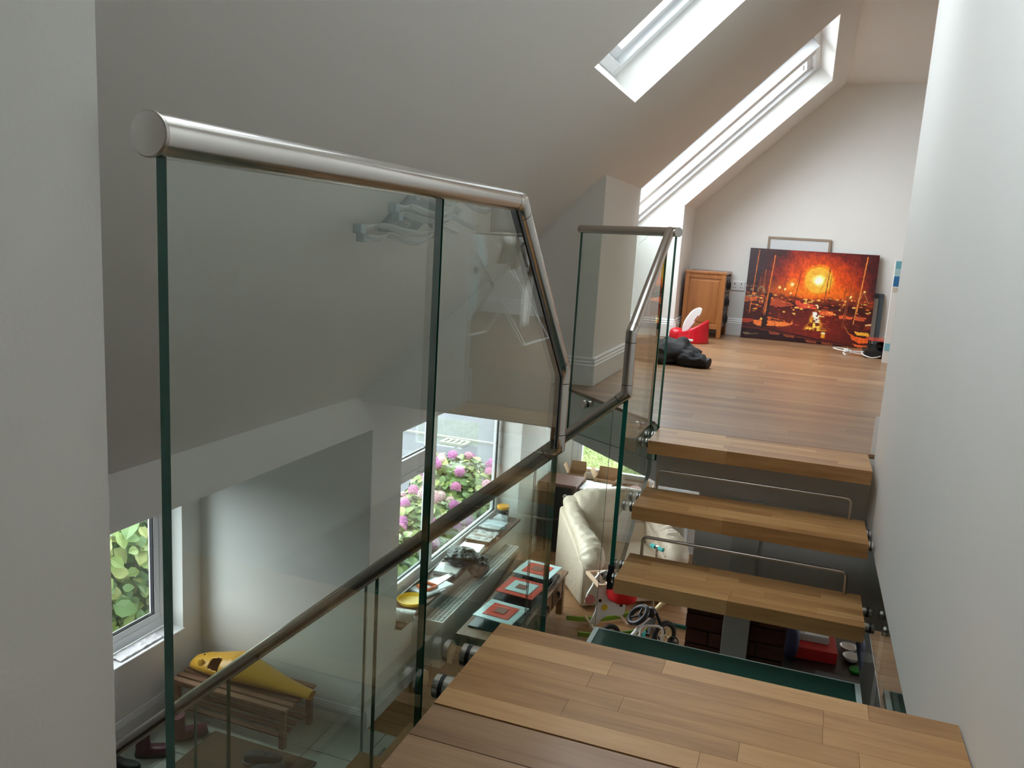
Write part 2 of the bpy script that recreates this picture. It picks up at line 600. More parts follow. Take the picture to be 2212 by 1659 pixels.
# boards run along x
yrow = 3.745
row = 0
rnd = random.Random(3)
while yrow < YG - 0.02:
    y1 = min(yrow + 0.098, YG)
    x = 3.9 if False else None
    xs = []
    xa = diag_x(yrow + 0.001)
    xend = 3.2
    xcur = xa - rnd.uniform(0.0, 1.0)
    first = True
    while xcur < xend:
        ln = rnd.uniform(0.9, 1.35)
        b0, b1 = xcur, min(xcur + ln, xend)
        xcur += ln
        if b1 < xa + 0.02:
            continue
        g = 0.0004
        if b0 <= xa:
            l0, l1 = diag_x(yrow + .001) + g, diag_x(y1 - .001) + g
            if yrow >= 4.6 or (5.6 < yrow < 7.6):
                pass
            if 5.6 <= yrow and y1 <= 7.64:
                l0 = l1 = -1.54
        else:
            l0 = l1 = b0 + g
        z0, z1 = FL - 0.014, FL - rnd.uniform(0, 0.0002)
        m = MB().hexa([(l0, yrow + g, z0), (b1 - g, yrow + g, z0), (b1 - g, y1 - g, z0), (l1, y1 - g, z0), (l0, yrow + g, z1), (b1 - g, yrow + g, z1), (b1 - g, y1 - g, z1), (l1, y1 - g, z1)])
        mk(m, 'floorboard', LAM, floor_up)
    yrow = y1
    row += 1

# near floor behind the camera side tread
nslab = box(-0.53, XW, -2.6, 1.22, SB, FL - 0.018)
S('floor_slab_near', nslab, PAINT)
floor_near = S('floor_near', box(-0.53, XW, -2.6, 1.228, FL - 0.018, FL - 0.014), MATS['floor_underlay'])
yrow = 1.228
while yrow > -0.6:
    xcur = -0.541 - rnd.uniform(0, 0.8)
    while xcur < XW:
        ln = rnd.uniform(0.9, 1.3)
        b0, b1 = max(xcur, -0.541), min(xcur + ln, XW)
        xcur += ln
        if b1 - b0 < 0.03:
            continue
        mk(box(b0 + .001, b1 - .001, yrow - 0.098 + .001, yrow - .001, FL - 0.014, FL), 'floorboard', LAM, floor_near)
    yrow -= 0.098
S('floor_right_room', box(XW + 0.10, 4.0, -2.6, 3.745, SB, FL), LAM)

# ------------------------------------------------------------------ oak treads
def tread(name, label, x0, x1, y0, y1, ztop, th, rows, seed, along='X', cat='stair tread', group='oak stair treads', standoffs=True, rod=False, parts=(0.2, 0.5)):
    t = thing(name, label, cat, ((x0 + x1) / 2, (y0 + y1) / 2, ztop - th), 0, group)
    rr = random.Random(seed)
    w = (y1 - y0) / rows
    for i in range(rows):
        xc = x0 - rr.uniform(0, 0.25)
        while xc < x1:
            ln = rr.uniform(*parts)
            a, c = max(xc, x0), min(xc + ln, x1)
            if x1 - c < 0.06:
                c = x1; ln = 99
            xc += ln
            if c - a < 0.012:
                continue
            ins = 0.0003
            mk(box(a + ins, c - ins, y0 + i * w + ins, y0 + (i + 1) * w - ins, ztop - th, ztop), 'stave', OAK, t)
    return t


def standoff(parent, p0, dirx, ln, r=0.019, button=True):
    """stainless button fixing along x from p0"""
    x, y, z = p0
    d = dirx
    b = MB().lathe([(r, 0), (r, d * ln * 0.36), (r * .93, d * ln * .37)], (x, y, z), 20, 'X')
    mk(b, 'standoff', STEEL, parent, smooth=True)
    g = MB().lathe([(r * 1.02, d * ln * .37), (r * 1.02, d * ln * .52)], (x, y, z), 20, 'X')
    mk(g, 'washer', BLACK, parent, smooth=True)
    c_ = MB().lathe([(r * 1.0, d * ln * .52), (r * 1.0, d * (ln * .72)), (r * .9, d * (ln * .75))], (x, y, z), 20, 'X')
    mk(c_, 'standoff_disc', STEEL, parent, smooth=True)
    if not button:
        return
    k = MB().lathe([(r * 1.0, d * (ln + .012)), (r * 1.0, d * (ln + .022)), (r * .85, d * (ln + .026))], (x, y, z), 20, 'X')
    mk(k, 'standoff_button', STEEL, parent, smooth=True)


TXL, TXR, TY1, TG, TD, TT, RI = -0.566, 0.3286, 3.4436, 0.2481, 0.2959, 0.057, 0.22
tl = ['oak tread level with the loft floor, topmost of the short flight', 'oak tread with a thin steel bar, one below the loft edge', 'oak tread with a steel bar just above the dark green glass landing']
for i in range(3):
    yf = TY1 - i * TG
    z = FL - i * RI
    t = tread('stair_tread', tl[i], TXL, TXR, yf, yf + TD, z, TT, 6, 11 + i, parts=(0.25, 0.6))
    for yy in (yf + 0.075, yf + 0.215):
        standoff(t, (TXL, yy, z - TT / 2), -1, 0.030, 0.0215)
        if i > 0:
            standoff(t, (TXR, yy, z - TT / 2), 1, 0.050 if i == 2 else 0.027, 0.0185, i == 2)
    if i > 0:
        yb = yf + TD - 0.02
        b = MB()
        xa, xb, zt = -0.515, 0.268, z + 0.088
        p = [(xa, yb, z - 0.01), (xa, yb, zt - 0.02)]
        for k in range(1, 6):
            a = math.pi / 2 * k / 6
            p.append((xa + 0.02 - 0.02 * math.cos(a), yb, zt - 0.02 + 0.02 * math.sin(a)))
        for k in range(0, 6):
            a = math.pi / 2 * k / 5
            p.append((xb - 0.02 + 0.02 * math.sin(a), yb, zt - 0.02 + 0.02 * math.cos(a)))
        p.append((xb, yb, z - 0.01))
        b.tube(p, 0.0062, 10)
        mk(b, 'gap_bar', STEELD, t, smooth=True)
near = tread('stair_tread', 'broad oak tread with distinct staves beside the tall green-edged glass', -0.5415, XW - 0.004, 1.232, 1.574, FL, TT, 6, 55, parts=(0.22, 0.5))
for yy in (1.33, 1.462):
    standoff(near, (-0.5415, yy, FL - 0.03), -1, 0.055, 0.0235)
for i in (1, 2):
    y0 = 1.574 - TD + i * TG
    t = tread('stair_tread', 'oak tread %s the broad tread on the way to the glass landing' % ('one below', 'two below')[i - 1], -0.5415, 0.33, y0, y0 + TD, FL - i * RI, TT, 6, 60 + i, parts=(0.3, 0.6))
# main flight down to the hall
LZ = 2.06
for i in range(1, 10):
    x1 = -0.655 - 0.237 * (i - 1)
    z = LZ - 0.206 * i
    t = thing('stair_tread', 'oak tread of the long flight, %s below the glass landing' % ['', 'first', 'second', 'third', 'fourth', 'fifth', 'sixth', 'seventh', 'eighth', 'ninth'][i], 'stair tread', (x1 - .14, 2.6, z - TT), 0, 'oak treads of the long flight')
    for k in range(4):
        mk(box(x1 - 0.28 + k * .07 + .0003, x1 - 0.28 + (k + 1) * .07 - .0003, 2.19, 2.95, z - TT, z), 'stave', OAK, t)
    for yy, sg in ((2.19, -1), (2.95, 1)):
        for xx in (x1 - .07, x1 - .20):
            d = MB().lathe([(0.018, 0), (0.018, sg * .07), (0.016, sg * .085)], (xx, yy, z - TT / 2), 14, 'Y')
            mk(d, 'standoff', STEEL, t, smooth=True)

# glass half landing
gl = thing('glass_landing', 'dark green frosted glass landing slab between the flights', 'landing', (-0.14, 2.56, LZ - 0.03))
mk(box(-0.612, 0.322, 2.15, 2.965, LZ - 0.03, LZ), 'frosted_slab', FROST, gl, bevel=0.002)
mk(box(-0.63, -0.612, 2.15, 2.965, LZ - 0.03, LZ + 0.001), 'ground_edge', FROSTW, gl)
mk(box(0.322, 0.340, 2.15, 2.965, LZ - 0.03, LZ + 0.001), 'ground_edge', FROSTW, gl)
mk(box(-0.63, 0.340, 2.965, 2.969, LZ - 0.03, LZ + 0.001), 'ground_edge', FROSTW, gl)

# ------------------------------------------------------------------ glass balustrades and handrails
GT = 0.0125


def pane_x(b, poly, x, t=GT):
    """pane in a plane of constant x; poly (y,z)"""
    return b.prism([(x - t / 2, y, z) for y, z in poly], (t, 0, 0), 0, 1)


def pane_y(b, poly, y, t=GT):
    return b.prism([(x, y - t / 2, z) for x, z in poly], (0, t, 0), 0, 1)


RZ = CAMZ + 0.0753
R = 0.0212
nb = thing('balustrade', 'frameless glass balustrade with bent steel handrail beside the broad oak tread', 'balustrade', (XG, 0.97, 2.0), 0, 'glass balustrades')
fb_ = thing('balustrade', 'frameless glass balustrade with steel handrail from the angled loft edge down the long flight', 'balustrade', (XG, 3.3, 2.0), 0, 'glass balustrades')
mk(pane_x(MB(), [(0.654, 2.0), (1.292, 2.0), (1.292, RZ - 0.015), (0.654, RZ - 0.015)], XG), 'pane', [GLASS, EDGE], nb)
nb2 = nb
mk(pane_x(MB(), [(1.299, 2.0), (2.125, 2.0), (2.125, 2.99), (2.125, 3.20), (1.69, RZ - 0.015), (1.299, RZ - 0.015)], XG), 'pane', [GLASS, EDGE], nb2)


def gasket_strip(parent, pts):
    for (a, c, e, g) in pts:
        mk(MB().prism([(XG - .0085, y, z) for y, z in (a, c, e, g)], (.017, 0, 0)), 'gasket', GASKET, parent)


gasket_strip(nb2, [((1.70, RZ), (2.135, 3.20), (2.100, 3.185), (1.660, RZ - 0.012)), ((2.135, 3.20), (2.135, 2.985), (2.100, 2.985), (2.100, 3.19))])


def rail(t, runs, r=R):
    n = len(runs)
    for i in range(n - 1):
        a, c = Vector(runs[i]), Vector(runs[i + 1])
        d = (c - a).normalized()
        a2 = a + d * (0.0 if i == 0 else 0.012)
        c2 = c - d * (0.0 if i == n - 2 else 0.012)
        mk(MB().tube([a2, c2], r, 28), 'rail_tube', STEEL, t, smooth=True)
    for i in range(1, n - 1):
        a = Vector(runs[i]); d1 = (Vector(runs[i - 1]) - a).normalized(); d2 = (Vector(runs[i + 1]) - a).normalized()
        mk(MB().tube([a + d1 * 0.035, a + d1 * 0.030, a, a + d2 * 0.030, a + d2 * 0.035], [r * 1.0, r * 1.02, r * 1.02, r * 1.02, r], 28), 'elbow', STEEL, t, smooth=True)
        for dd in (d1, d2):
            mk(MB().tube([a + dd * 0.0355, a + dd * 0.0375], r * 1.006, 28), 'joint_line', GASKET, t, smooth=True)
    return t


hs = 0.868
near_run = [(XG, 0.643, RZ), (XG, 1.6936, RZ), (XG, 2.1352, CAMZ - 0.350), (XG, 2.1352, CAMZ - 0.5666), (XG - 2.9, 2.1352, CAMZ - 0.5666 - 2.9 * hs)]
nr = rail(nb, near_run)
cap = MB().lathe([(R * 1.0, 0.0), (R * 1.04, -0.002), (R * 1.04, -0.005), (R * 0.98, -0.0065)], (XG, 0.643, RZ), 32, 'Y')
mk(cap, 'end_cap', STEELD, nr, smooth=True)
ZR2 = CAMZ + 0.0639
far_run = [(XG, 3.735, ZR2 + .004), (XG, 3.0551, CAMZ - 0.33), (XG, 3.0551, CAMZ - 0.566), (XG - 2.9, 3.0551, CAMZ - 0.566 - 2.9 * hs)]
fr = rail(fb_, far_run)
lr = fb_
pA, pB = Vector((-0.566, 3.735, ZR2)), Vector((-1.176, 4.345, ZR2))
mk(MB().tube([pA, pB], R, 28), 'rail_tube', STEEL, lr, smooth=True)
dv = (pB - pA).normalized()
mk(MB().tube([pA - dv * 0.004, pA], R * 1.03, 28), 'end_cap', STEELD, lr, smooth=True)
mk(MB().tube([pB, pB + dv * 0.004], R * 1.03, 28), 'end_cap', STEELD, lr, smooth=True)

# loft edge pane on the diagonal
lp = fb_
n2d = Vector((-0.707, -0.707, 0))
A0 = Vector((-0.574, 3.743, 0)); B0 = Vector((-1.170, 4.339, 0))
o_ = [A0 + Vector((0, 0, 2.56)), B0 + Vector((0, 0, 2.50)), B0 + Vector((0, 0, ZR2 - .01)), A0 + Vector((0, 0, ZR2 - .01))]
mk(MB().prism([p - n2d * GT / 2 for p in o_], n2d * GT, 0, 1), 'pane', [GLASS, EDGE], lp)
for fr_, zz in ((0.19, 2.688), (0.79, 2.688)):
    c = A0.lerp(B0, fr_) + Vector((0, 0, zz))
    mk(MB().tube([c - n2d * 0.046, c - n2d * 0.008], 0.017, 16), 'standoff', STEEL, lp, smooth=True)
    mk(MB().tube([c - n2d * 0.012, c - n2d * 0.007], 0.0185, 16), 'washer', BLACK, lp, smooth=True)
    mk(MB().tube([c + n2d * 0.007, c + n2d * 0.020], 0.024, 20), 'standoff_button', STEEL, lp, smooth=True)
# pane beside the short flight
sp = fb_
mk(pane_x(MB(), [(3.060, 2.19), (3.20, 2.19), (3.76, 2.50), (3.76, 2.70), (3.66, 2.75), (3.66, ZR2 - .06), (3.060, CAMZ - 0.34), (3.060, 2.19)][:-1], XG, 0.018), 'pane', [GLASS, EDGE], sp)
mk(MB().box(XG - 0.012, XG + 0.012, 3.050, 3.062, 2.19, 2.29), 'edge_clamp', BLACK, sp)

# panels of the long flight
def flight_panels(t, y, z0, xs):
    for a, c in zip(xs[:-1], xs[1:]):
        zt = lambda x: z0 - (XG - x) * hs - 0.012
        zb = lambda x: z0 - (XG - x) * hs - 1.10
        b0, b1 = a - 0.003, c + 0.003
        poly = [(b0, max(0.003, zb(b0))), (b0, zt(b0)), (b1, zt(b1)), (b1, max(0.002, zb(b1)))]
        mk(pane_y(MB(), poly, y), 'pane', [GLASS, EDGE], t)


flight_panels(nb, 2.1352, CAMZ - 0.5666, [-0.61, -1.15, -1.71, -2.45, -3.2])
flight_panels(fb_, 3.0551, CAMZ - 0.566, [-0.645, -0.945, -1.70, -2.65, -3.3])
# right hand glass under the stair wall
rg = thing('glass_stringer', 'clear glass stringer under the white stair wall holding the tread ends', 'stringer', (0.385, 2.7, 1.9))
mk(pane_x(MB(), [(1.65, 1.90), (3.78, 1.90), (3.78, SB), (1.65, SB)], 0.385), 'pane', [GLASS, EDGE], rg)

# ------------------------------------------------------------------ ground floor shell
ew = MB()
holes_wall(ew, 'X', XE - 0.30, XE, YC, YF, -0.12, 2.60, [(5.20, 7.95, 0.57, 2.12)])
S('wall_eaves', ew, PAINT)
S('wall_eaves_beam', box(XE - 0.30, XE, -2.6, YC, BZ, 2.60), PAINT)
S('ceiling_hall', box(XL - 0.3, XE - 0.30, -2.6, YC + .3, BZ, 2.5), PAINTC)
hw = MB()
holes_wall(hw, 'X', XL - 0.28, XL, -2.6, YC + 0.3, -0.12, BZ, [(3.72, 4.56, 0.545, 1.75)])
S('wall_hall', hw, PAINT)
S('wall_hall_end', box(XL, XE - 0.002, YC - 0.004, YC + 0.30, -0.12, BZ), PAINT)
fw = MB()
holes_wall(fw, 'Y', YF, YF + 0.25, XE - 0.3, 4.2, -0.12, 2.60, [(-2.47, -1.04, 0.70, 2.10)])
S('wall_far', fw, PAINT)
S('roof_extension', box(XE - 0.3, 4.2, YG + .1, YF + 0.3, 2.6, 2.75), plain('roof_slate', (0.08, 0.085, 0.095), 0.7))
S('floor', box(XL - 0.3, 4.2, -2.6, YF + 0.25, -0.14, -0.022), plain('dark_screed', (0.16, 0.10, 0.065), 0.85))
floor_g = bpy.data.objects['floor']
# pine boards
rnd = random.Random(9)
yrow = YC + 0.02
while yrow < YF - 0.01:
    y1 = min(yrow + 0.135, YF)
    xc = XE - rnd.uniform(0, 1.2)
    while xc < 1.9:
        ln = rnd.uniform(1.4, 2.2)
        a, c = max(xc, XE), min(xc + ln, 1.9)
        xc += ln
        if c - a > 0.03:
            mk(box(a + .0015, c - .0015, yrow + .0015, y1 - .0015, -0.022, 0), 'floorboard', PINE, floor_g)
    yrow = y1
TILE = plain('pale_grey_tile', (0.52, 0.52, 0.46), 0.3, vary=0.08, scale=5)
GROUT = None
yy = 1.6
while yy < YC:
    xx = XL
    while xx < -0.6:
        mk(box(xx + .003, min(xx + .4, -0.6) - .003, yy + .003, min(yy + .4, YC + .02) - .003, -0.022, 0), 'tile', TILE, floor_g)
        xx += 0.4
    yy += 0.4
skirting('baseboard_hall', [((XL, 0, 0), (XL, YC, 0), (1, 0, 0)), ((XL, YC, 0), (XE, YC, 0), (0, -1, 0))], 0.15)
skirting('baseboard_far', [((XE, YF, 0), (4.0, YF, 0), (0, -1, 0)), ((XE, YC, 0), (XE, YF, 0), (1, 0, 0))], 0.14)
# wall below the loft edge: plaster lintel over a brick pier
pl = MB()
pl.box(-0.36, 4.0, 3.76, 3.90, 1.93, SB)
pl.box(0.50, 4.0, 3.76, 3.90, 0, 1.93)
S('wall_under_loft', pl, PAINT)
pier = S('wall_pier', box(-0.352, 0.092, 3.775, 3.895, 0, 1.928), plain('mortar', (0.14, 0.11, 0.09), 0.9))
BRICK = wood('red_brick', (0.09, 0.035, 0.022), (0.16, 0.064, 0.040), (0.24, 0.10, 0.062), 0.9, 'X', 3, 0.5)
z = 0.0
k = 0
while z < 1.90:
    xs = [-0.36, -0.14, 0.10] if k % 2 else [-0.36, -0.25, -0.03, 0.10]
    for a, c in zip(xs[:-1], xs[1:]):
        e = rnd.uniform(0, 0.004)
        mk(box(a + .004 - (e if a == -0.36 else 0), c - .004, 3.762 - e, 3.896, z + .004, min(z + .0765, 1.93) - .004), 'brick', BRICK, pier, bevel=0.004)
    z += 0.0765
    k += 1
post = tag(mk(box(-0.187, -0.068, 3.715, 3.745, 0, 2.438), 'support_post', plain('pale_painted_steel', (0.80, 0.83, 0.81), 0.35), bevel=0.004), 'flat white post standing in front of the brick pier', 'post')

# ------------------------------------------------------------------ windows downstairs
def wframe(b, axis, p0, p1, a0, a1, z0, z1, t):
    for (u0, u1, w0, w1) in ((a0, a1, z0, z0 + t), (a0, a1, z1 - t, z1), (a0, a0 + t, z0 + t, z1 - t), (a1 - t, a1, z0 + t, z1 - t)):
        if axis == 'X':
            b.box(p0, p1, u0, u1, w0, w1)
        else:
            b.box(u0, u1, p0, p1, w0, w1)
    return b


def swin(name, loc):
    w = thing(name, '', '', loc)
    del w['label'], w['category']
    w['kind'] = 'structure'
    return w


w1 = swin('window_1', (-4.22, 4.14, 0.55))
mk(wframe(MB(), 'X', -4.27, -4.20, 3.72, 4.56, 0.56, 1.75, 0.075), 'window_frame', UPVC, w1, bevel=0.006)
mk(wframe(MB(), 'X', -4.26, -4.205, 3.79, 4.49, 0.63, 1.68, 0.05), 'sash', UPVC, w1, bevel=0.006)
mk(wframe(MB(), 'X', -4.24, -4.212, 3.835, 4.445, 0.675, 1.635, 0.012), 'gasket', GASKET, w1)
mk(box(-4.235, -4.227, 3.84, 4.44, 0.68, 1.63), 'pane', GLASSW, w1)
mk(box(-4.20, -4.04, 3.72, 4.56, 0.535, 0.556), 'window_sill', WHITE, w1, bevel=0.004)
portal('hall_window_portal', (-4.3, 4.14, 1.15), (1, 0, 0), 1.2, 0.84)

w2 = swin('window_2', (-2.88, 6.57, 0.6))
mk(wframe(MB(), 'X', -2.92, -2.85, 5.20, 7.95, 0.60, 2.12, 0.07), 'window_frame', UPVC, w2, bevel=0.006)
m = MB(); m.box(-2.92, -2.85, 6.20, 6.29, 0.67, 2.05); mk(m, 'mullion', UPVC, w2, bevel=0.005)
m = MB(); m.box(-2.92, -2.85, 5.27, 6.20, 1.62, 1.70); mk(m, 'transom', UPVC, w2, bevel=0.005)
for (a, c, z0, z1) in ((5.27, 6.20, 0.67, 1.62), (5.27, 6.20, 1.70, 2.05)):
    s_ = mk(wframe(MB(), 'X', -2.905, -2.838, a, c, z0, z1, 0.055), 'sash', UPVC, w2, bevel=0.008)
    mk(wframe(MB(), 'X', -2.886, -2.870, a + .055, c - .055, z0 + .055, z1 - .055, 0.01), 'gasket', GASKET, w2)
    mk(box(-2.882, -2.874, a + .06, c - .06, z0 + .06, z1 - .06), 'pane', GLASSW, w2)
mk(wframe(MB(), 'X', -2.886, -2.870, 6.29, 7.88, 0.67, 2.05, 0.01), 'gasket', GASKET, w2)
mk(box(-2.882, -2.874, 6.295, 7.875, 0.675, 2.045), 'pane', GLASSW, w2)
h_ = MB().tube([(-2.838, 5.9, 1.60), (-2.80, 5.9, 1.60), (-2.795, 5.99, 1.60)], 0.008, 8)
mk(h_, 'window_handle', WHITE, w2, smooth=True)
sill = S('trim_sill', box(-2.85, -2.585, 5.205, 7.945, 0.572, 0.582), plain('sill_bed', (0.2, 0.12, 0.09), 0.7))
STILE = plain('brown_quarry_tile', (0.26, 0.15, 0.115), 0.35, vary=0.12, scale=9)
for k in range(18):
    y0 = 5.207 + k * 0.152
    mk(box(-2.848, -2.583, y0 + .0015, min(y0 + .152, 7.945) - .0015, 0.582, 0.60), 'sill_tile', STILE, sill, bevel=0.003)
portal('bay_window_portal', (-2.95, 6.57, 1.35), (1, 0, 0), 1.5, 2.7)

w3 = swin('window_3', (-1.75, 9.45, 0.7))
mk(wframe(MB(), 'Y', 9.44, 9.51, -2.47, -1.04, 0.70, 2.10, 0.075), 'window_frame', UPVC, w3, bevel=0.006)
mk(wframe(MB(), 'Y', 9.435, 9.50, -2.39, -1.12, 0.78, 2.02, 0.05), 'sash', UPVC, w3, bevel=0.006)
mk(box(-2.34, -1.17, 9.462, 9.470, 0.83, 1.97), 'pane', GLASSW, w3)
mk(box(-2.50, -1.02, 9.36, 9.44, 0.68, 0.70), 'window_sill', WHITE, w3, bevel=0.004)
portal('far_window_portal', (-1.75, 9.62, 1.4), (0, -1, 0), 1.43, 1.4)
# glazed front door of the hall, behind the stairs foot
# (wall_back is solid above; the hall opening lies under the near floor)

# ------------------------------------------------------------------ outdoors
S('ground_paving', box(-30, 20, -10, 40, -0.30, -0.16), plain('grey_tarmac', (0.060, 0.064, 0.072), 0.85, vary=0.25, scale=2.0, bump=0.4, bscale=40))
lawn = S('ground_lawn', box(-3.9, 6.0, 9.7, 14.7, -0.16, -0.11), plain('lawn_soil', (0.13, 0.16, 0.05), 0.95, vary=0.3, scale=3.0, bump=0.5, bscale=60))
gb = MB()
rnd = random.Random(21)
for k in range(26000):
    x, y = rnd.uniform(-3.85, 1.2), rnd.uniform(9.9, 14.65)
    a = rnd.uniform(0, math.tau); h = rnd.uniform(.02, .055); w = .006
    dx, dy = math.cos(a) * w, math.sin(a) * w
    lx, ly = rnd.uniform(-.03, .03), rnd.uniform(-.03, .03)
    gb.add([(x - dx, y - dy, -0.11), (x + dx, y + dy, -0.11), (x + lx, y + ly, -0.11 + h)], [(0, 1, 2)])
GRASS = plain('lawn_grass', (0.17, 0.21, 0.055), 0.7, vary=0.35, scale=1.2)
g_ = mk(gb, 'grass', GRASS, fix=False)
g_['kind'] = 'stuff'; tag(g_, 'short patchy green lawn grass beyond the far window', 'grass')
kerb = tag(mk(box(-9, -4.2, 13.42, 13.48, -0.17, -0.12), 'kerb', plain('pale_concrete', (0.22, 0.215, 0.20), 0.8, vary=0.1), bevel=0.01), 'pale concrete kerb line across the grey drive', 'kerb')
kerb.rotation_euler = (0, 0, 0)
dr = thing('drain_cover', 'white slotted drain grille set in the drive beside the kerb', 'drain', (-5.62, 13.15, -0.16))
mk(MB().box(-5.85, -5.38, 13.02, 13.06, -0.16, -0.12).box(-5.85, -5.38, 13.30, 13.34, -0.16, -0.12), 'rim', MATS['pale_concrete'], dr)
for k in range(5):
    mk(box(-5.85 + k * .105, -5.80 + k * .105, 13.06, 13.30, -0.16, -0.12), 'bar', MATS['pale_concrete'], dr)
for k in range(2):
    tag(mk(box(-5.75 + k * .62, -5.16 + k * .62, 11.0, 11.6, -0.17, -0.13), 'paving_slab', MATS['pale_concrete'], bevel=0.01), 'pale square paving slab behind the hydrangeas', 'paving slab', 'pale paving slabs')

# hydrangeas
LEAFM = []
for i, c in enumerate([(0.10, 0.19, 0.045), (0.17, 0.25, 0.06), (0.08, 0.15, 0.04), (0.24, 0.29, 0.08)]):
    LEAFM.append(plain('hydrangea_leaf_%d' % i, c, 0.45, vary=0.25, scale=12))
PETM = [plain('hydrangea_pink_%d' % i, c, 0.6, vary=0.3, scale=40) for i, c in enumerate([(0.50, 0.17, 0.34), (0.56, 0.30, 0.36), (0.46, 0.14, 0.37), (0.58, 0.42, 0.40)])]


def leaf_verts(s=1.0, bend=0.25):
    out = [(-0.0, 0.0), (0.32, 0.26), (0.40, 0.55), (0.24, 0.84), (0.0, 1.05), (-0.24, 0.84), (-0.40, 0.55), (-0.32, 0.26)]
    mid = [(0, 0.28), (0, 0.55), (0, 0.82)]
    z = lambda x, y: (abs(x) * 0.35 - bend * y * y)
    v = [(x * s, y * s, z(x, y) * s) for x, y in out + mid]
    f = [(0, 1, 8), (1, 2, 9, 8), (2, 3, 10, 9), (3, 4, 10), (4, 5, 10), (5, 6, 9, 10), (6, 7, 8, 9), (7, 0, 8)]
    return v, f


lv, lf = leaf_verts()
leaf_me = []
for m in LEAFM:
    me = bpy.data.meshes.new('leaf'); me.from_pydata(lv, [], lf); me.materials.append(m); leaf_me.append(me)
head_me = []
for hi in range(4):
    b = MB()
    rr = random.Random(hi)
    for k in range(70):
        zz = 1 - 2 * (k + .5) / 70
        ph = k * 2.39996
        n = Vector((math.sqrt(1 - zz * zz) * math.cos(ph), math.sqrt(1 - zz * zz) * math.sin(ph), zz))
        if n.z < -0.5:
            continue
        q = n.to_track_quat('Z', 'Y').to_matrix()
        sc = 0.27
        rot = Matrix.Rotation(rr.uniform(0, 1.5), 3, 'Z')
        for j in range(4):
            a = math.pi / 2 * j
            pv = [(0, 0, 0.0), (math.cos(a - .5) * sc, math.sin(a - .5) * sc, .05), (math.cos(a) * sc * 1.15, math.sin(a) * sc * 1.15, .02), (math.cos(a + .5) * sc, math.sin(a + .5) * sc, .05)]
            rj = rr.uniform(.93, 1.05)
            b.add([n * rj + q @ (rot @ Vector(p)) for p in pv], [(0, 1, 2, 3)])
    me = bpy.data.meshes.new('flower_head'); me.from_pydata(b.v, [], b.f); me.materials.append(PETM[hi]); head_me.append(me)


def scatter(t, me, loc, rot, s, name):
    o = bpy.data.objects.new(name, me); C.objects.link(o); o.parent = t
    o.location = Vector(loc) - Vector(t.location); o.rotation_euler = rot; o.scale = (s, s, s)
    return o


def hydrangea(label, cx, cy, rx, ry, h, heads, seed, leaf=0.12, nleaf=55, nstuff=900, face=(1, -0.6), group='hydrangea bushes', low=-0.25):
    t = thing('hydrangea_bush', label, 'bush', (cx, cy, -0.16), 0, group)
    rr = random.Random(seed)
    st = MB()
    for k in range(9):
        a = rr.uniform(0, math.tau)
        st.tube([(cx + .1 * math.cos(a), cy + .1 * math.sin(a), -0.16), (cx + rx * .6 * math.cos(a), cy + ry * .6 * math.sin(a), h * .75)], [0.012, 0.006], 5)
    mk(st, 'stem', plain('green_brown_stem', (0.10, 0.08, 0.03), 0.8), t)

    def shell(depth=0.0):
        while True:
            a = rr.uniform(0, math.tau); b_ = math.asin(rr.uniform(low, 1.0))
            n = Vector((math.cos(b_) * math.cos(a), math.cos(b_) * math.sin(a), math.sin(b_)))
            rad = 1 - depth * rr.random()
            lump = 1 + 0.16 * noise.noise(Vector((n.x * 2.2 + seed, n.y * 2.2, n.z * 2.2)))
            p = Vector((cx + n.x * rx * rad * lump, cy + n.y * ry * rad * lump, h * 0.42 + n.z * h * 0.55 * rad * lump))
            if p.x < -3.08 and (p.y > 5.2 or p.x < -4.55):
                return p, n
    def leafrot(n):
        d = (n + Vector((rr.uniform(-.6, .6), rr.uniform(-.6, .6), rr.uniform(.1, .7)))).normalized()
        q = d.to_track_quat('Z', 'Y').to_matrix() @ Matrix.Rotation(rr.uniform(0, math.tau), 3, 'Z')
        return q
    fb = MB()
    for k in range(nstuff):
        p, n = shell(0.45)
        q = leafrot(n); s = leaf * rr.uniform(.6, 1.15)
        fb.add([p + q @ (Vector(v) * s) for v in lv], lf, rr.randrange(4))
    o = mk(fb, 'foliage', LEAFM, t, fix=False)
    o['kind'] = 'stuff'
    cnt = 0
    while cnt < nleaf:
        p, n = shell(0.02)
        if n.x * face[0] + n.y * face[1] < -0.1 and n.z < 0.5:
            continue
        scatter(t, leaf_me[rr.randrange(4)], p, leafrot(n).to_euler(), leaf * rr.uniform(.9, 1.4), 'leaf')
        cnt += 1
    cnt = 0
    while cnt < heads:
        p, n = shell(0.0)
        if n.x * face[0] + n.y * face[1] < -0.05 and n.z < 0.6:
            continue
        scatter(t, head_me[rr.randrange(4)], p + n * 0.03, (rr.uniform(-.5, .5), rr.uniform(-.5, .5), rr.uniform(0, 6)), rr.uniform(.042, .062), 'flower_head')
        cnt += 1
    return t


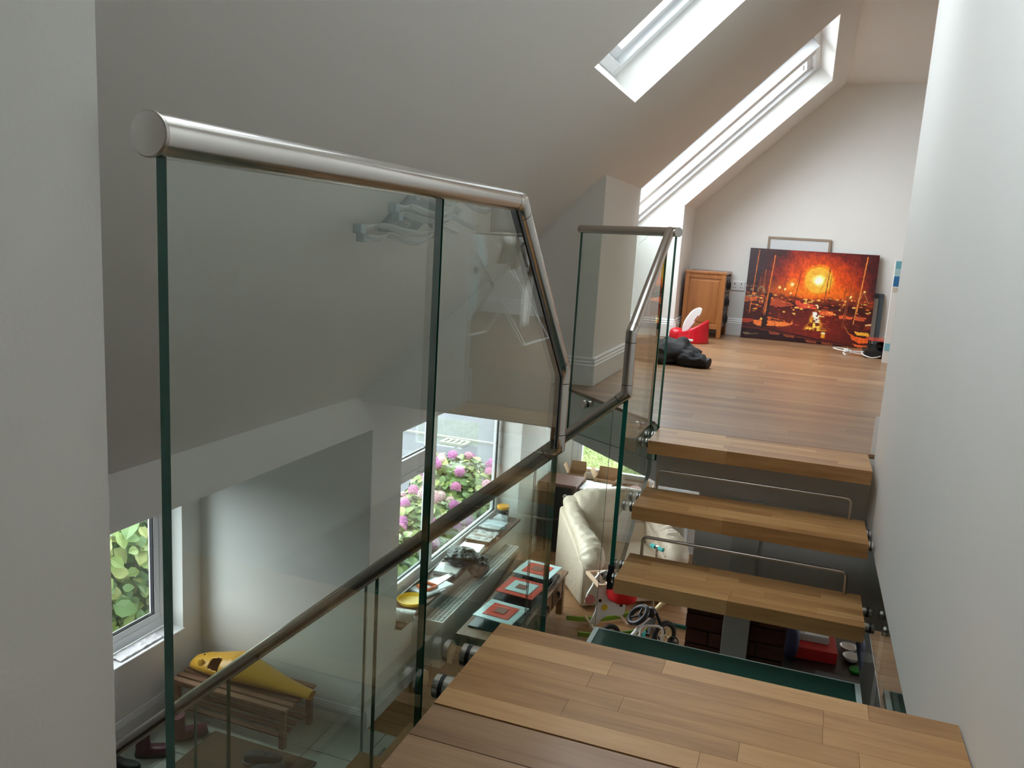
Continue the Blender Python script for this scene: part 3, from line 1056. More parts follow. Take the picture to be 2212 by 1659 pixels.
hydrangea('leafy hydrangea with few pink heads close to the casement of the wide window', -3.50, 6.42, 0.50, 0.50, 0.85, 16, 1, leaf=.10, nleaf=70, nstuff=1300)
hydrangea('hydrangea full of bright pink heads at the middle of the wide window', -3.58, 7.50, 0.55, 0.55, 0.82, 48, 2, leaf=.10, nleaf=70, nstuff=1300)
hydrangea('tall hydrangea with pale pink heads at the far end of the wide window', -3.68, 8.72, 0.62, 0.62, 0.95, 52, 3, leaf=.10, nleaf=70, nstuff=1500)
hydrangea('low hydrangea with faded heads under the wide window by the wall', -3.42, 5.62, 0.32, 0.36, 0.60, 9, 4, leaf=.09)
hydrangea('large-leaved green bush pressed up to the narrow hall window', -5.05, 5.0, 0.55, 0.85, 1.75, 1, 5, leaf=0.135, nleaf=150, nstuff=1800, face=(0.6, -0.8), group='bush at the hall window', low=-0.8)

# ------------------------------------------------------------------ radiator, sill things
rd = thing('radiator', 'long white panel radiator with slotted top grille under the window', 'radiator', (-2.49, 6.5, 0.10))
RADW = plain('radiator_enamel', (0.80, 0.80, 0.76), 0.3)
b = MB()
b.box(-2.425, -2.415, 5.60, 7.42, 0.10, 0.49); b.box(-2.565, -2.555, 5.60, 7.42, 0.10, 0.49)
mk(b, 'panel', RADW, rd, bevel=0.003)
b = MB()
for k in range(61):
    y = 5.605 + k * 0.0301
    b.box(-2.562, -2.418, y, y + 0.007, 0.484, 0.495)
for x in (-2.565, -2.530, -2.492, -2.455, -2.421):
    b.box(x, x + 0.006, 5.60, 7.42, 0.486, 0.497)
gr = mk(b, 'grille', RADW, rd)
mk(box(-2.565, -2.415, 5.590, 5.602, 0.10, 0.497), 'end_panel', RADW, rd, bevel=0.003)
mk(box(-2.565, -2.415, 7.418, 7.43, 0.10, 0.497), 'end_panel', RADW, rd, bevel=0.003)
b = MB()
for y in (5.9, 7.1):
    b.box(-2.628, -2.56, y, y + .04, 0.15, 0.45)
mk(b, 'bracket', RADW, rd)
b = MB()
for k in range(30):
    b.box(-2.545, -2.435, 5.63 + k * .06, 5.634 + k * .06, 0.12, 0.47)
mk(b, 'fins', plain('radiator_fin', (0.5, 0.5, 0.47), 0.6), rd)
v_ = MB().tube([(-2.49, 5.57, 0.14), (-2.49, 5.57, -0.02)], 0.008, 8)
mk(v_, 'pipe', STEEL, rd, smooth=True)

SZ = 0.60
bowl = tag(mk(MB().lathe([(0.0, 0), (0.075, 0), (0.105, 0.012), (0.118, 0.04), (0.112, 0.042), (0.098, 0.018), (0.07, 0.008), (0.0, 0.007)], (-2.70, 5.60, SZ), 32), 'plastic_bowl', plain('yellow_plastic', (0.85, 0.55, 0.02), 0.3), smooth=True), 'round shallow yellow plastic dish on the tiled sill', 'dish')
bk = thing('sketch_pad', 'white paper pad with pencil marks lying on the sill by the shoe', 'pad', (-2.70, 5.36, SZ), 0.15)
mk(box(-0.10, 0.12, -0.10, 0.10, 0, 0.012), 'pages', plain('paper', (0.80, 0.81, 0.82), 0.7), bk, local=True)
sh_ = thing('shoe', 'white canvas shoe on the near end of the sill', 'shoe', (-2.645, 5.28, SZ + 0.013), 0.35)
CANV = plain('white_canvas', (0.74, 0.73, 0.70), 0.75, bump=0.2, bscale=120)
mk(MB().blob((0, 0, 0.016), (0.125, 0.042, 0.014), (0.3, 0.6)), 'sole', plain('rubber_sole', (0.62, 0.6, 0.55), 0.6), sh_, local=True, smooth='all')
mk(MB().blob((0, 0, 0.045), (0.118, 0.038, 0.032), (0.7, 0.7), fn=lambda q, p: Vector((p.x, p.y * (1 if q.x > -.3 else 1), p.z * (1.35 if q.x < 0 else 0.85)))), 'upper', CANV, sh_, local=True, smooth='all')
b = MB()
for k in range(4):
    b.tube([(0.03 + .015 * k, -0.02, 0.07 - .004 * k), (0.035 + .015 * k, 0, 0.076 - .004 * k), (0.03 + .015 * k, 0.02, 0.07 - .004 * k)], 0.003, 6)
mk(b, 'lace', CANV, sh_, local=True)
sw = thing('hand_saw', 'hand saw with orange and black handle and silver blade on the sill', 'saw', (-2.68, 5.93, SZ + 0.03), 1.35)
mk(MB().prism([(-0.02, -0.05, 0), (0.30, -0.018, 0), (0.31, 0.02, 0), (-0.02, 0.065, 0)], (0, 0, 0.002)), 'blade', STEEL, sw, local=True)
mk(MB().tube([(0.0, -0.06, .006), (-0.11, -0.05, .006), (-0.13, 0.0, .006), (-0.10, 0.06, .006), (0.0, 0.065, .006), (0.0, -0.06, .006)], 0.014, 8), 'handle', plain('orange_plastic', (0.80, 0.17, 0.03), 0.4), sw, local=True, smooth='all')
mk(MB().tube([(-0.10, -0.035, .008), (-0.11, 0.045, .008)], 0.012, 8), 'grip', BLACK, sw, local=True, smooth='all')
cs = thing('tool_case', 'clear plastic tool case lying under the hand saw', 'case', (-2.66, 5.95, SZ), 1.25)
mk(MB().box(-0.20, 0.14, -0.10, 0.11, 0, 0.026), 'shell', plain('milky_plastic', (0.62, 0.66, 0.68), 0.2), cs, local=True, bevel=0.01)
mk(MB().box(-0.05, 0.02, -0.115, -0.10, 0.005, 0.02), 'latch', plain('clear_grey_plastic', (0.5, 0.53, 0.55), 0.25), cs, local=True, bevel=0.003)


def tile_stack(label, x, y, rz, n):
    t = thing('tile_stack', label, 'tiles', (x, y, SZ), rz, None)
    for k in range(n):
        mk(box(-0.105, 0.105, -0.105, 0.105, k * .0105, k * .0105 + .010), 'wall_tile', plain('white_ceramic', (0.82, 0.82, 0.80), 0.15), t, local=True, bevel=0.0015)
    return t


tile_stack('low stack of white tiles beside the black bag on the sill', -2.70, 6.32, 0.12, 3)
tile_stack('taller stack of white tiles between the black bag and carton', -2.69, 6.82, 0.10, 5)
def crumple(amp, sc, sd):
    return lambda q, p: p * (1 + amp * noise.noise(q * sc + Vector((sd, 0, 0))) + amp * .6 * noise.noise(q * sc * 2.3 + Vector((0, sd, 0))))
bag = thing('bin_bag', 'crumpled black plastic bag slumped over sill and radiator', 'bag', (-2.62, 6.52, SZ))
BAGM = plain('black_polythene', (0.016, 0.017, 0.018), 0.38, bump=0.9, bscale=35)
mk(MB().blob((-2.66, 6.50, SZ + 0.075), (0.13, 0.15, 0.075), (0.9, 0.9), nu=48, nv=32, fn=crumple(.28, 2.2, 3)), 'bag_body', BAGM, bag, smooth='all')
mk(MB().blob((-2.50, 6.56, SZ - 0.01), (0.085, 0.11, 0.085), (0.9, 0.9), nu=40, nv=28, fn=crumple(.3, 2.0, 8)), 'bag_fold', BAGM, bag, smooth='all')
ct = thing('tile_carton', 'flat brown carton with torn white film on the sill', 'carton', (-2.70, 7.12, SZ))
mk(MB().box(-2.82, -2.60, 7.02, 7.26, SZ, SZ + .055), 'carton', plain('brown_print_card', (0.20, 0.115, 0.075), 0.7, vary=0.3, scale=30), ct, bevel=0.003)
FILM = plain('clear_film', (0.75, 0.78, 0.80), 0.15, alpha=0.45, bump=0.8, bscale=30)
mk(MB().grid(lambda u, v: (-2.83 + .25 * u, 7.0 + .28 * v, SZ + .058 + .012 * noise.noise(Vector((u * 5, v * 5, 1)))), 14, 14), 'film', FILM, ct, smooth='all', fix=False)
for k, (y, lab, col, hh) in enumerate([(7.38, 'grey block pack wrapped in film on the sill', (0.22, 0.22, 0.22), .07), (7.52, 'pale blue pack under plastic film near the jar', (0.35, 0.50, 0.56), .06)]):
    pk = thing('tile_pack', lab, 'pack', (-2.71, y, SZ))
    mk(box(-2.80, -2.62, y - .06, y + .06, SZ, SZ + hh), 'carton', plain('pack_card_%d' % k, col, 0.6, vary=0.3, scale=25), pk, bevel=0.004)
    mk(MB().grid(lambda u, v: (-2.82 + .22 * u, y - .07 + .14 * v, SZ + hh + .006 + .012 * noise.noise(Vector((u * 4 + k, v * 4, 3)))), 12, 10), 'film', FILM, pk, smooth='all', fix=False)
jr = thing('plastic_jar', 'striped plastic jar with orange lid at the far end of the sill', 'jar', (-2.73, 7.78, SZ))
mk(MB().lathe([(0.05, 0), (0.062, .01), (0.062, .12), (0.055, .135)], (-2.73, 7.78, SZ), 24), 'jar_body', plain('black_label', (0.03, 0.03, 0.03), 0.4), jr, smooth=True)
b = MB()
for k in range(12):
    a = k * math.tau / 12
    c_, s_ = math.cos(a), math.sin(a)
    b.hexa([(-2.73 + .0625 * math.cos(a + d) * 1.0 * e, 7.78 + .0625 * math.sin(a + d) * e, SZ + z) for z in (.04, .09) for d, e in ((-.1, 1), (.1, 1), (.1, 1.02), (-.1, 1.02))])
mk(b, 'label_stripes', plain('white_print', (0.8, 0.8, 0.78), 0.5), jr)
mk(MB().lathe([(0.058, .135), (0.066, .14), (0.066, .165), (0.060, .17)], (-2.73, 7.78, SZ), 24), 'lid', plain('orange_lid', (0.72, 0.33, 0.03), 0.35), jr, smooth=True)
pb = thing('plastic_bag', 'clear crinkled bag of white fittings in front of the striped jar', 'bag', (-2.70, 7.65, SZ))
mk(MB().blob((-2.70, 7.645, SZ + .055), (0.07, 0.05, 0.055), (0.8, 0.8), fn=crumple(.25, 2.5, 5)), 'bag_body', FILM, pb, smooth='all')
# plastic packet on the hall sill
pp = tag(mk(MB().grid(lambda u, v: (-4.17 + .10 * v, 3.98 + .40 * u, 0.562 + .018 * abs(noise.noise(Vector((u * 6, v * 3, 2)))) + .004 * math.sin(math.pi * v)), 30, 10), 'plastic_packet', plain('crinkled_clear_wrap', (0.80, 0.80, 0.80), 0.15, bump=0.6, bscale=40), smooth='all', fix=False, solid=0.002), 'crinkled clear plastic packet on the narrow window sill', 'packet')

# rolled carpet between radiator and table
rl = thing('rug_roll', 'brown roll wrapped in clear film lying along the radiator', 'roll', (-2.345, 6.6, 0.0))
mk(MB().tube([(-2.365, 5.75, 0.16), (-2.365, 7.36, 0.42)], 0.045, 20), 'roll_body', plain('brown_kraft_roll', (0.20, 0.09, 0.05), 0.3, vary=0.3, scale=14), rl, smooth=True)
b = MB()
for k in range(7):
    t_ = .1 + k * .13
    c0 = Vector((-2.365, 5.75, 0.16)).lerp(Vector((-2.365, 7.36, 0.42)), t_)
    b.tube([c0, c0 + Vector((0, .03, .005))], 0.047, 20)
mk(b, 'tape_band', plain('shiny_tape', (0.35, 0.24, 0.17), 0.12), rl, smooth=True)
b = MB().box(-2.40, -2.33, 7.20, 7.24, 0, 0.352).box(-2.40, -2.33, 5.80, 5.84, 0, 0.125)
mk(b, 'end_support', BROWNW, rl)

# ------------------------------------------------------------------ coffee table with glass plates
tb = thing('coffee_table', 'low rustic wooden coffee table with black slate top and drawers', 'table', (-2.08, 6.42, 0))
X0, X1, Y0, Y1 = -2.31, -1.84, 5.62, 7.25
mk(MB().box(X0, X1, Y0, Y1, 0.395, 0.42), 'table_top', TABW, tb, bevel=0.004)
mk(MB().box(X0 + .045, X1 - .045, Y0 + .14, Y1 - .15, 0.42, 0.436), 'slate_inset', plain('black_slate', (0.02, 0.022, 0.028), 0.22, vary=0.2), tb, bevel=0.003)
mk(MB().box(X0 + .03, X1 - .02, Y0 + .12, Y1 - .12, 0.20, 0.395), 'body', TABW, tb)
for (x, y) in ((X0 + .03, Y0 + .03), (X1 - .08, Y0 + .03), (X0 + .03, Y1 - .08), (X1 - .08, Y1 - .08)):
    mk(box(x, x + .06, y, y + .06, 0, 0.395), 'leg', TABW, tb, bevel=0.004)
for k in range(4):
    y = Y0 + .15 + k * .335
    d = mk(box(X1 - .022, X1 - .008, y + .01, y + .315, 0.215, 0.385), 'drawer', TABW, tb, bevel=0.004)
    mk(MB().lathe([(.012, 0), (.02, .006), (.012, .02)], (X1 - .008, y + .16, .32), 14, 'X'), 'plate', BLACKM, d, smooth=True)
    mk(MB().tube([(X1 + .008, y + .16 + .022 * math.cos(a), .298 + .022 * math.sin(a)) for a in [i * math.tau / 12 for i in range(12)]], .004, 6, closed=True), 'ring_pull', BLACKM, d)
REDG = plain('red_glass', (0.62, 0.055, 0.025), 0.12)
PALEG = plain('pale_aqua_glass', (0.50, 0.68, 0.68), 0.12)
MAUVE = plain('mauve_glass', (0.24, 0.10, 0.075), 0.12)
for k, (y, order, lab) in enumerate([(5.96, (PALEG, REDG, MAUVE), 'aqua bordered square glass plate on the wire stand by the broad tread'), (6.48, (REDG, PALEG, MAUVE), 'red bordered square glass plate with aqua ring, middle of three'), (6.93, (PALEG, REDG, MAUVE), 'aqua bordered square glass plate near the armchair end of the table')]):
    g = thing('glass_plate', lab, 'plate', (-2.055, y, 0.436), -0.1)
    for m, h, zz, nm in ((order[0], .175, .070, 'rim'), (order[1], .115, .079, 'ring'), (order[2], .048, .083, 'centre')):
        mk(box(-h, h, -h, h, zz, zz + .008 if nm == 'rim' else zz + .004), nm, m, g, local=True, bevel=0.002)
    b = MB()
    for sx in (-.10, .10):
        for sy in (-.10, .10):
            b.tube([(sx, sy, 0), (sx * .95, sy * .95, .069)], .004, 6)
    b.tube([(-.10, -.10, .064), (.10, -.10, .064), (.10, .10, .064), (-.10, .10, .064), (-.10, -.10, .064)], .0035, 6)
    mk(b, 'wire_stand', BLACK, g, local=True)
    cd = MB().lathe([(.02, 0), (.02, .02)], (0, 0, 0), 16)
    mk(cd, 'tea_light', plain('tea_light_tin', (0.6, 0.6, 0.6), 0.3, metal=1), g, local=True)

# ------------------------------------------------------------------ armchair
ac = thing('armchair', 'plump cream leather armchair with puffy arms near the far window', 'armchair', (-1.525, 8.02, 0.0), math.radians(33.5))
def wr(amp, sc, sd):
    def fn(q, p):
        n1 = noise.noise(p * sc + Vector((sd, sd * .5, 0)))
        n2 = noise.noise(Vector((p.x * sc * 2.6, p.y * sc * 2.6, p.z * sc * 1.2)) + Vector((0, sd, 2)))
        return p * (1 + amp * n1 + amp * .35 * noise.noise(p * sc * 4.0 + Vector((sd, 0, 1)))) + Vector((0, 0, amp * .12 * n2))
    return fn
# local axes: x = width, -y = front
mk(MB().box(-.50, .50, -.42, .42, 0.03, 0.30), 'base', LEATHER, ac, local=True, bevel=0.03)
for sx in (-1, 1):
    prof = [(-.455, .03), (-.46, .46), (-.30, .52), (.05, .66), (.42, .78), (.45, .03)]
    mk(MB().prism([(sx * .54, y, z) for y, z in prof], (-sx * .20, 0, 0)), 'side_panel', LEATHER, ac, local=True, bevel=0.035)
    path = [(sx * .44, -.43, .44), (sx * .445, -.46, .52), (sx * .445, -.36, .595), (sx * .445, -.18, .64), (sx * .445, .05, .70), (sx * .44, .25, .78), (sx * .42, .38, .83)]
    # smooth the path
    pp_ = []
    for i in range(len(path) - 1):
        for k in range(11):
            pp_.append(Vector(path[i]).lerp(Vector(path[i + 1]), k / 11))
    pp_.append(Vector(path[-1]))
    for it in range(12):
        pp_ = [pp_[0]] + [(pp_[i - 1] + pp_[i] * 2 + pp_[i + 1]) / 4 for i in range(1, len(pp_) - 1)] + [pp_[-1]]
    n = len(pp_)
    rad = [0.088 + 0.035 * math.sin(math.pi * min(1, (i + 2) / (n * .55))) * (1 if i < n * .5 else .6) + 0.010 * noise.noise(Vector((i * .55, sx, 0))) for i in range(n)]
    tbm = MB().tube(pp_, rad, 44)
    tbm.v = [tuple(Vector(v) + Vector((0, 0, 0.014 * noise.noise(Vector(v) * 11) + .030 * (.25 - abs(noise.noise(Vector((v[0] * 9 + v[1] * 4, v[1] * 17 + v[0] * 9, v[2] * 13)))))))) for v in tbm.v]
    mk(tbm, 'arm_pillow', LEATHER, ac, local=True, smooth='all')
    mk(MB().blob((sx * .445, -.435, .50), (.105, .05, .10), (.9, .9), fn=wr(.2, 9, sx + 2)), 'arm_front', LEATHER, ac, local=True, smooth='all')
mk(MB().blob((0, -.10, .37), (.36, .36, .11), (.45, .35), nu=48, nv=24, fn=wr(.03, 6, 1)), 'seat_cushion', LEATHER, ac, local=True, smooth='all')
mk(MB().blob((0, .20, .53), (.37, .12, .16), (.55, .4), rot=(-.22, 0, 0), nu=48, nv=24, fn=wr(.04, 6, 3)), 'back_cushion', LEATHER, ac, local=True, smooth='all')
mk(MB().blob((0, .29, .80), (.41, .155, .20), (.6, .45), rot=(-.22, 0, 0), nu=72, nv=40, fn=lambda q, p: p * (1 + .06 * noise.noise(p * 6) + .10 * (.25 - abs(noise.noise(Vector((p.x * 9, p.y * 5, p.z * 6))))))), 'head_cushion', LEATHER, ac, local=True, smooth='all')
mk(MB().box(-.48, .48, .28, .47, .05, .84), 'back_panel', LEATHER, ac, local=True, bevel=0.05)
mk(MB().box(-.35, .35, -.445, -.40, .05, .30), 'front_panel', LEATHER, ac, local=True, bevel=0.02)
for x in (-.42, .42):
    for y in (-.36, .36):
        mk(MB().lathe([(.025, 0), (.03, .035)], (x, y, 0), 12), 'foot', BLACKM, ac, local=True)

# ------------------------------------------------------------------ things behind the armchair
dc = thing('storage_chest', 'dark brown chest with black front and round lock behind the armchair', 'chest', (-2.40, 8.85, 0))
mk(MB().box(-2.60, -2.20, 8.66, 9.05, 0.0, 0.80), 'carcass', BROWNW, dc, bevel=0.006)
mk(MB().box(-2.62, -2.18, 8.64, 9.07, 0.80, 0.83), 'top', wood('red_brown_wood', (0.08, 0.03, 0.018), (0.14, 0.055, 0.032), (0.2, 0.085, 0.05), .6, 'Y', 8, .1), dc, bevel=0.006)
mk(MB().box(-2.205, -2.195, 8.68, 9.03, 0.42, 0.78), 'side_door', BROWNW, dc)
dr_ = mk(MB().box(-2.57, -2.23, 8.645, 8.66, 0.42, 0.78), 'door', plain('dull_black_lacquer', (.012, .010, .010), .8, spec=.2), dc, bevel=0.004)
mk(MB().lathe([(.028, 0), (.028, -.008), (.02, -.010)], (-2.30, 8.645, 0.69), 20, 'Y'), 'lock', STEELD, dr_, smooth=True)
mk(MB().box(-2.304, -2.296, 8.632, 8.640, .675, .705), 'keyhole', BLACKM, dr_)
mk(MB().box(-2.57, -2.23, 8.645, 8.66, 0.04, 0.40), 'door', MATS['dull_black_lacquer'], dc, bevel=0.004)
wb = thing('bedside_unit', 'open brown box unit with glossy white top beside the far window', 'cabinet', (-2.03, 8.98, 0))
b = MB(); b.box(-2.17, -1.89, 8.82, 9.14, 0.0, 0.03); b.box(-2.17, -2.15, 8.82, 9.14, .03, .74); b.box(-1.91, -1.89, 8.82, 9.14, .03, .74); b.box(-2.15, -1.91, 9.12, 9.14, .03, .74)
mk(b, 'carcass', wood('mid_brown_wood', (0.13, 0.055, 0.03), (0.2, 0.09, 0.05), (0.28, 0.14, 0.08), .4, 'Z', 8, .1), wb)
mk(MB().box(-2.15, -1.91, 8.825, 9.12, .38, .40), 'shelf', MATS['mid_brown_wood'], wb)
mk(MB().box(-2.185, -1.875, 8.805, 9.15, .74, .765), 'top', plain('white_gloss_top', (0.85, 0.86, 0.86), 0.15), wb, bevel=0.003)


def carton(label, x, y, w, d, z0, h, rz, flaps=True):
    t = thing('cardboard_box', label, 'box', (x, y, z0), rz)
    b = MB(); k = .004
    b.box(-w / 2, w / 2, -d / 2, d / 2, 0, k)
    b.box(-w / 2, w / 2, -d / 2, -d / 2 + k, k, h); b.box(-w / 2, w / 2, d / 2 - k, d / 2, k, h)
    b.box(-w / 2, -w / 2 + k, -d / 2 + k, d / 2 - k, k, h); b.box(w / 2 - k, w / 2, -d / 2 + k, d / 2 - k, k, h)
    mk(b, 'box_body', CARD, t, local=True)
    if flaps:
        for sx in (-1, 1):
            mk(MB().prism([(sx * w / 2, -d / 2, h), (sx * (w / 2 + .05), -d / 2 + .01, h + .09), (sx * (w / 2 + .05), d / 2 - .01, h + .09), (sx * w / 2, d / 2, h)], (sx * .003, 0, 0.003)), 'flap', CARD, t, local=True)
        mk(MB().prism([(-w / 2, d / 2, h), (-w / 2 + .01, d / 2 + .03, h + .10), (w / 2 - .01, d / 2 + .03, h + .10), (w / 2, d / 2, h)], (0, .003, .002)), 'flap', CARD, t, local=True)
    return t


carton('small open cardboard box beside the left frame of the far window', -2.34, 9.26, .20, .20, 0.0, .82, 0.1)
carton('open cardboard box behind the white topped unit', -1.98, 9.27, .26, .18, 0, .80, -.05)
b_ = carton('large open cardboard box with flaps holding a pink toy', -1.61, 9.17, .30, .32, 0, .70, .08)
ty = tag(mk(MB().blob((-1.61, 9.16, .72), (.09, .07, .06), (.9, .9), fn=crumple(.2, 2, 4)), 'soft_toy', plain('pink_plush', (0.75, 0.42, 0.38), .8, vary=.15), smooth='all'), 'pale pink soft toy sticking out of the large cardboard box', 'toy')
cs2 = thing('linen_pile', 'folded white cloth on a low carton behind the armchair', 'linen', (-1.32, 8.93, 0))
mk(MB().box(-1.47, -1.17, 8.76, 8.98, 0, .58), 'carton', CARD, cs2, bevel=.004)
mk(MB().blob((-1.32, 8.87, .61), (.15, .11, .035), (.35, .35), fn=wr(.05, 8, 4)), 'folded_cloth', plain('white_cotton', (.8, .8, .78), .8), cs2, smooth='all')
ps = thing('plastic_tub', 'pale plastic tub with lid on the window side of the armchair', 'tub', (-1.12, 9.2, 0))
mk(MB().box(-1.28, -.98, 9.08, 9.34, 0, .70), 'tub', plain('pale_tub', (.62, .66, .66), .35), ps, bevel=.02)
mk(MB().box(-1.30, -.96, 9.06, 9.36, .70, .74), 'lid', plain('pale_lid', (.75, .77, .77), .3), ps, bevel=.012)

# scooter
sc_ = thing('toy_scooter', 'toy scooter with turquoise grips standing before the armchair', 'scooter', (-1.03, 7.42, 0))
mk(MB().tube([(-1.03, 7.42, .06), (-1.05, 7.46, .735)], .012, 12), 'stem', STEEL, sc_, smooth=True)
TEAL = plain('turquoise_rubber', (.02, .42, .38), .4)
for sgn in (-1, 1):
    d = Vector((.85, -.5, 0)).normalized() * sgn
    c = Vector((-1.05, 7.46, .735))
    mk(MB().tube([c + d * .02, c + d * .075], .020, 14), 'grip', TEAL, sc_, smooth=True)
mk(MB().tube([(-1.05, 7.46, .70), (-1.05, 7.46, .75)], .016, 12), 'collar', STEELD, sc_, smooth=True)
mk(MB().box(-1.08, -.98, 7.02, 7.40, .045, .065), 'deck', BLACK, sc_, bevel=.006)
for y in (7.45, 7.0):
    mk(MB().lathe([(.045, -.012), (.05, -.008), (.05, .008), (.045, .012)], (-1.03, y, .05), 20, 'X'), 'wheel', TEAL, sc_, smooth=True)

# ------------------------------------------------------------------ rocking animal toy
rk = thing('rocking_animal', 'white wooden rocking animal toy with pink snout, green rockers and red seat', 'rocking toy', (-1.42, 6.95, 0), math.radians(35))
WT = plain('white_toy_paint', (.80, .79, .75), .4)
GR = plain('green_toy_paint', (.16, .33, .02), .35)
cy_ = 6.95
out = [(-1.615, .30), (-1.60, .38), (-1.555, .46), (-1.535, .53), (-1.49, .585), (-1.43, .60), (-1.40, .57), (-1.405, .46), (-1.37, .375), (-1.30, .36), (-1.22, .37), (-1.20, .30), (-1.215, .16), (-1.25, .13), (-1.31, .15), (-1.38, .155), (-1.44, .12), (-1.50, .05), (-1.545, .04), (-1.55, .09), (-1.505, .20), (-1.495, .27), (-1.53, .29), (-1.575, .27)]
mk(MB().prism([(x, cy_ - .011, z) for x, z in out], (0, .022, 0)), 'body_board', WT, rk, bevel=.004)
mk(MB().lathe([(.05, 0), (.05, -.003)], (-1.57, cy_ - .012, .325), 24, 'Y'), 'snout_patch', plain('pink_toy_paint', (.75, .25, .30), .5), rk)
for (x, z, r) in ((-1.50, .50, .010), (-1.47, .31, .016), (-1.255, .25, .015)):
    mk(MB().lathe([(r, 0), (r, -.003)], (x, cy_ - .012, z), 16, 'Y'), 'black_spot', BLACKM, rk)
mk(MB().lathe([(.03, 0), (.03, -.003)], (-1.42, cy_ - .012, .24), 20, 'Y'), 'yellow_spot', plain('yellow_toy_paint', (.75, .5, .03), .5), rk)
mk(MB().prism([(-1.38, cy_ - .0145, .37), (-1.25, cy_ - .0145, .37), (-1.27, cy_ - .0145, .31), (-1.31, cy_ - .0145, .285), (-1.36, cy_ - .0145, .31)], (0, .003, 0)), 'blue_saddle', plain('blue_toy_paint', (.02, .09, .28), .5), rk)
mk(MB().prism([(-1.49, cy_ - .02, .57), (-1.42, cy_ - .02, .60), (-1.39, cy_ - .02, .52), (-1.40, cy_ - .02, .42), (-1.43, cy_ - .02, .50)], (0, .04, 0)), 'mane', plain('brown_felt', (.07, .025, .015), .9), rk)
for yy in (cy_ - .16, cy_ + .16):
    arc = []
    for k in range(15):
        x = -1.72 + .68 * k / 14
        zz = .018 + .32 * (x + 1.38) ** 2
        arc.append((x, zz))
    poly = [(x, yy - .012, z) for x, z in arc] + [(x, yy - .012, z + .045) for x, z in reversed(arc)]
    mk(MB().prism(poly, (0, .024, 0)), 'rocker', GR, rk, bevel=.004)
for (x, z) in ((-1.53, .085), (-1.24, .15)):
    mk(MB().tube([(x, cy_ - .17, z - .02 if x > -1.3 else z - .015), (x, cy_ + .17, z - .015)], .012, 10), 'dowel', PALEW, rk, smooth=True)
mk(MB().tube([(-1.455, cy_ - .12, .525), (-1.455, cy_ + .12, .525)], .012, 10), 'handle', PALEW, rk, smooth=True)
b = MB()
b.box(-1.56, -1.53, cy_ - .15, cy_ + .17, .50, .53); b.box(-1.53, -1.16, cy_ - .15, cy_ - .125, .50, .53); b.box(-1.53, -1.16, cy_ + .145, cy_ + .17, .50, .53)
mk(b, 'seat_rail', PALEW, rk, bevel=.003)
b = MB().box(-1.36, -1.20, cy_ - .12, cy_ + .12, .36, .40)
for (x, y) in ((-1.35, -.12), (-1.19, -.12), (-1.35, .14), (-1.19, .14)):
    b.box(x, x + .02, cy_ + y, cy_ + y + .02, .38, .50)
mk(b, 'seat_base', PALEW, rk)
RED = plain('red_fleece', (.62, .008, .008), .8)
mk(MB().blob((-1.28, cy_ - .06, .405), (.14, .13, .10), (.8, .8), fn=wr(.12, 9, 2)), 'seat_cushion', RED, rk, smooth='all')
mk(MB().blob((-1.18, cy_ - .06, .46), (.06, .10, .10), (.9, .9)), 'back_cushion', RED, rk, smooth='all')
mk(MB().prism([(-1.21, cy_ - .012, .30), (-1.15, cy_ - .012, .33), (-1.14, cy_ - .012, .29), (-1.20, cy_ - .012, .24)], (0, .024, 0)), 'tail', MATS['brown_felt'], rk)
rk.location = (-1.42, 7.02, 0)

# ------------------------------------------------------------------ tricycle
tr = thing('tricycle', 'white and cream tricycle with black steering wheel and rubber tyres', 'tricycle', (-1.05, 6.85, 0))
CREAM = plain('cream_enamel', (.80, .66, .36), .3)
WENM = plain('white_enamel', (.82, .80, .76), .25)
TYRE = plain('black_rubber', (.018, .016, .015), .7)


def wheel(c, r, wd, ax, hub=True):
    c = Vector(c); ax = Vector(ax).normalized()
    u = ax.orthogonal().normalized(); v = ax.cross(u)
    ring = [c + (u * math.cos(a) + v * math.sin(a)) * (r - wd) for a in [i * math.tau / 28 for i in range(28)]]
    t_ = mk(MB().tube(ring, wd, 10, closed=True), 'tyre', TYRE, tr, smooth='all')
    rim = [c + (u * math.cos(a) + v * math.sin(a)) * (r - 2.1 * wd) for a in [i * math.tau / 24 for i in range(24)]]
    mk(MB().tube(rim, wd * .4, 8, closed=True), 'rim', STEEL if r < .1 else CREAM, tr, smooth='all')
    b = MB()
    for k in range(5):
        a = k * math.tau / 5
        d = u * math.cos(a) + v * math.sin(a)
        b.tube([c, c + d * (r - 2.1 * wd)], .006 if r < .1 else .010, 6)
    b.tube([c - ax * .025, c + ax * .025], .018, 10)
    mk(b, 'spokes', STEEL if r < .1 else CREAM, tr, smooth=True)


wheel((-.86, 7.02, .135), .135, .026, (.75, -.65, 0.05))
wheel((-1.32, 6.90, .095), .095, .022, (.45, -.89, 0))
wheel((-1.12, 6.52, .095), .095, .022, (.45, -.89, 0))
mk(MB().tube([(-1.32, 6.88, .095), (-1.12, 6.54, .095)], .012, 10), 'axle', BLACK, tr, smooth=True)
mk(MB().tube([(-1.22, 6.71, .10), (-1.14, 6.76, .13), (-1.08, 6.80, .22), (-1.03, 6.85, .30), (-.96, 6.93, .36)], .019, 12), 'frame_tube', WENM, tr, smooth='all')
mk(MB().tube([(-1.20, 6.70, .075), (-1.12, 6.75, .10), (-1.05, 6.80, .19), (-.99, 6.86, .27)], .010, 10), 'lower_tube', CREAM, tr, smooth='all')
mk(MB().tube([(-.86, 7.02, .15), (-.93, 6.97, .33), (-.95, 6.955, .40)], .016, 12), 'fork_tube', BLACK, tr, smooth='all')
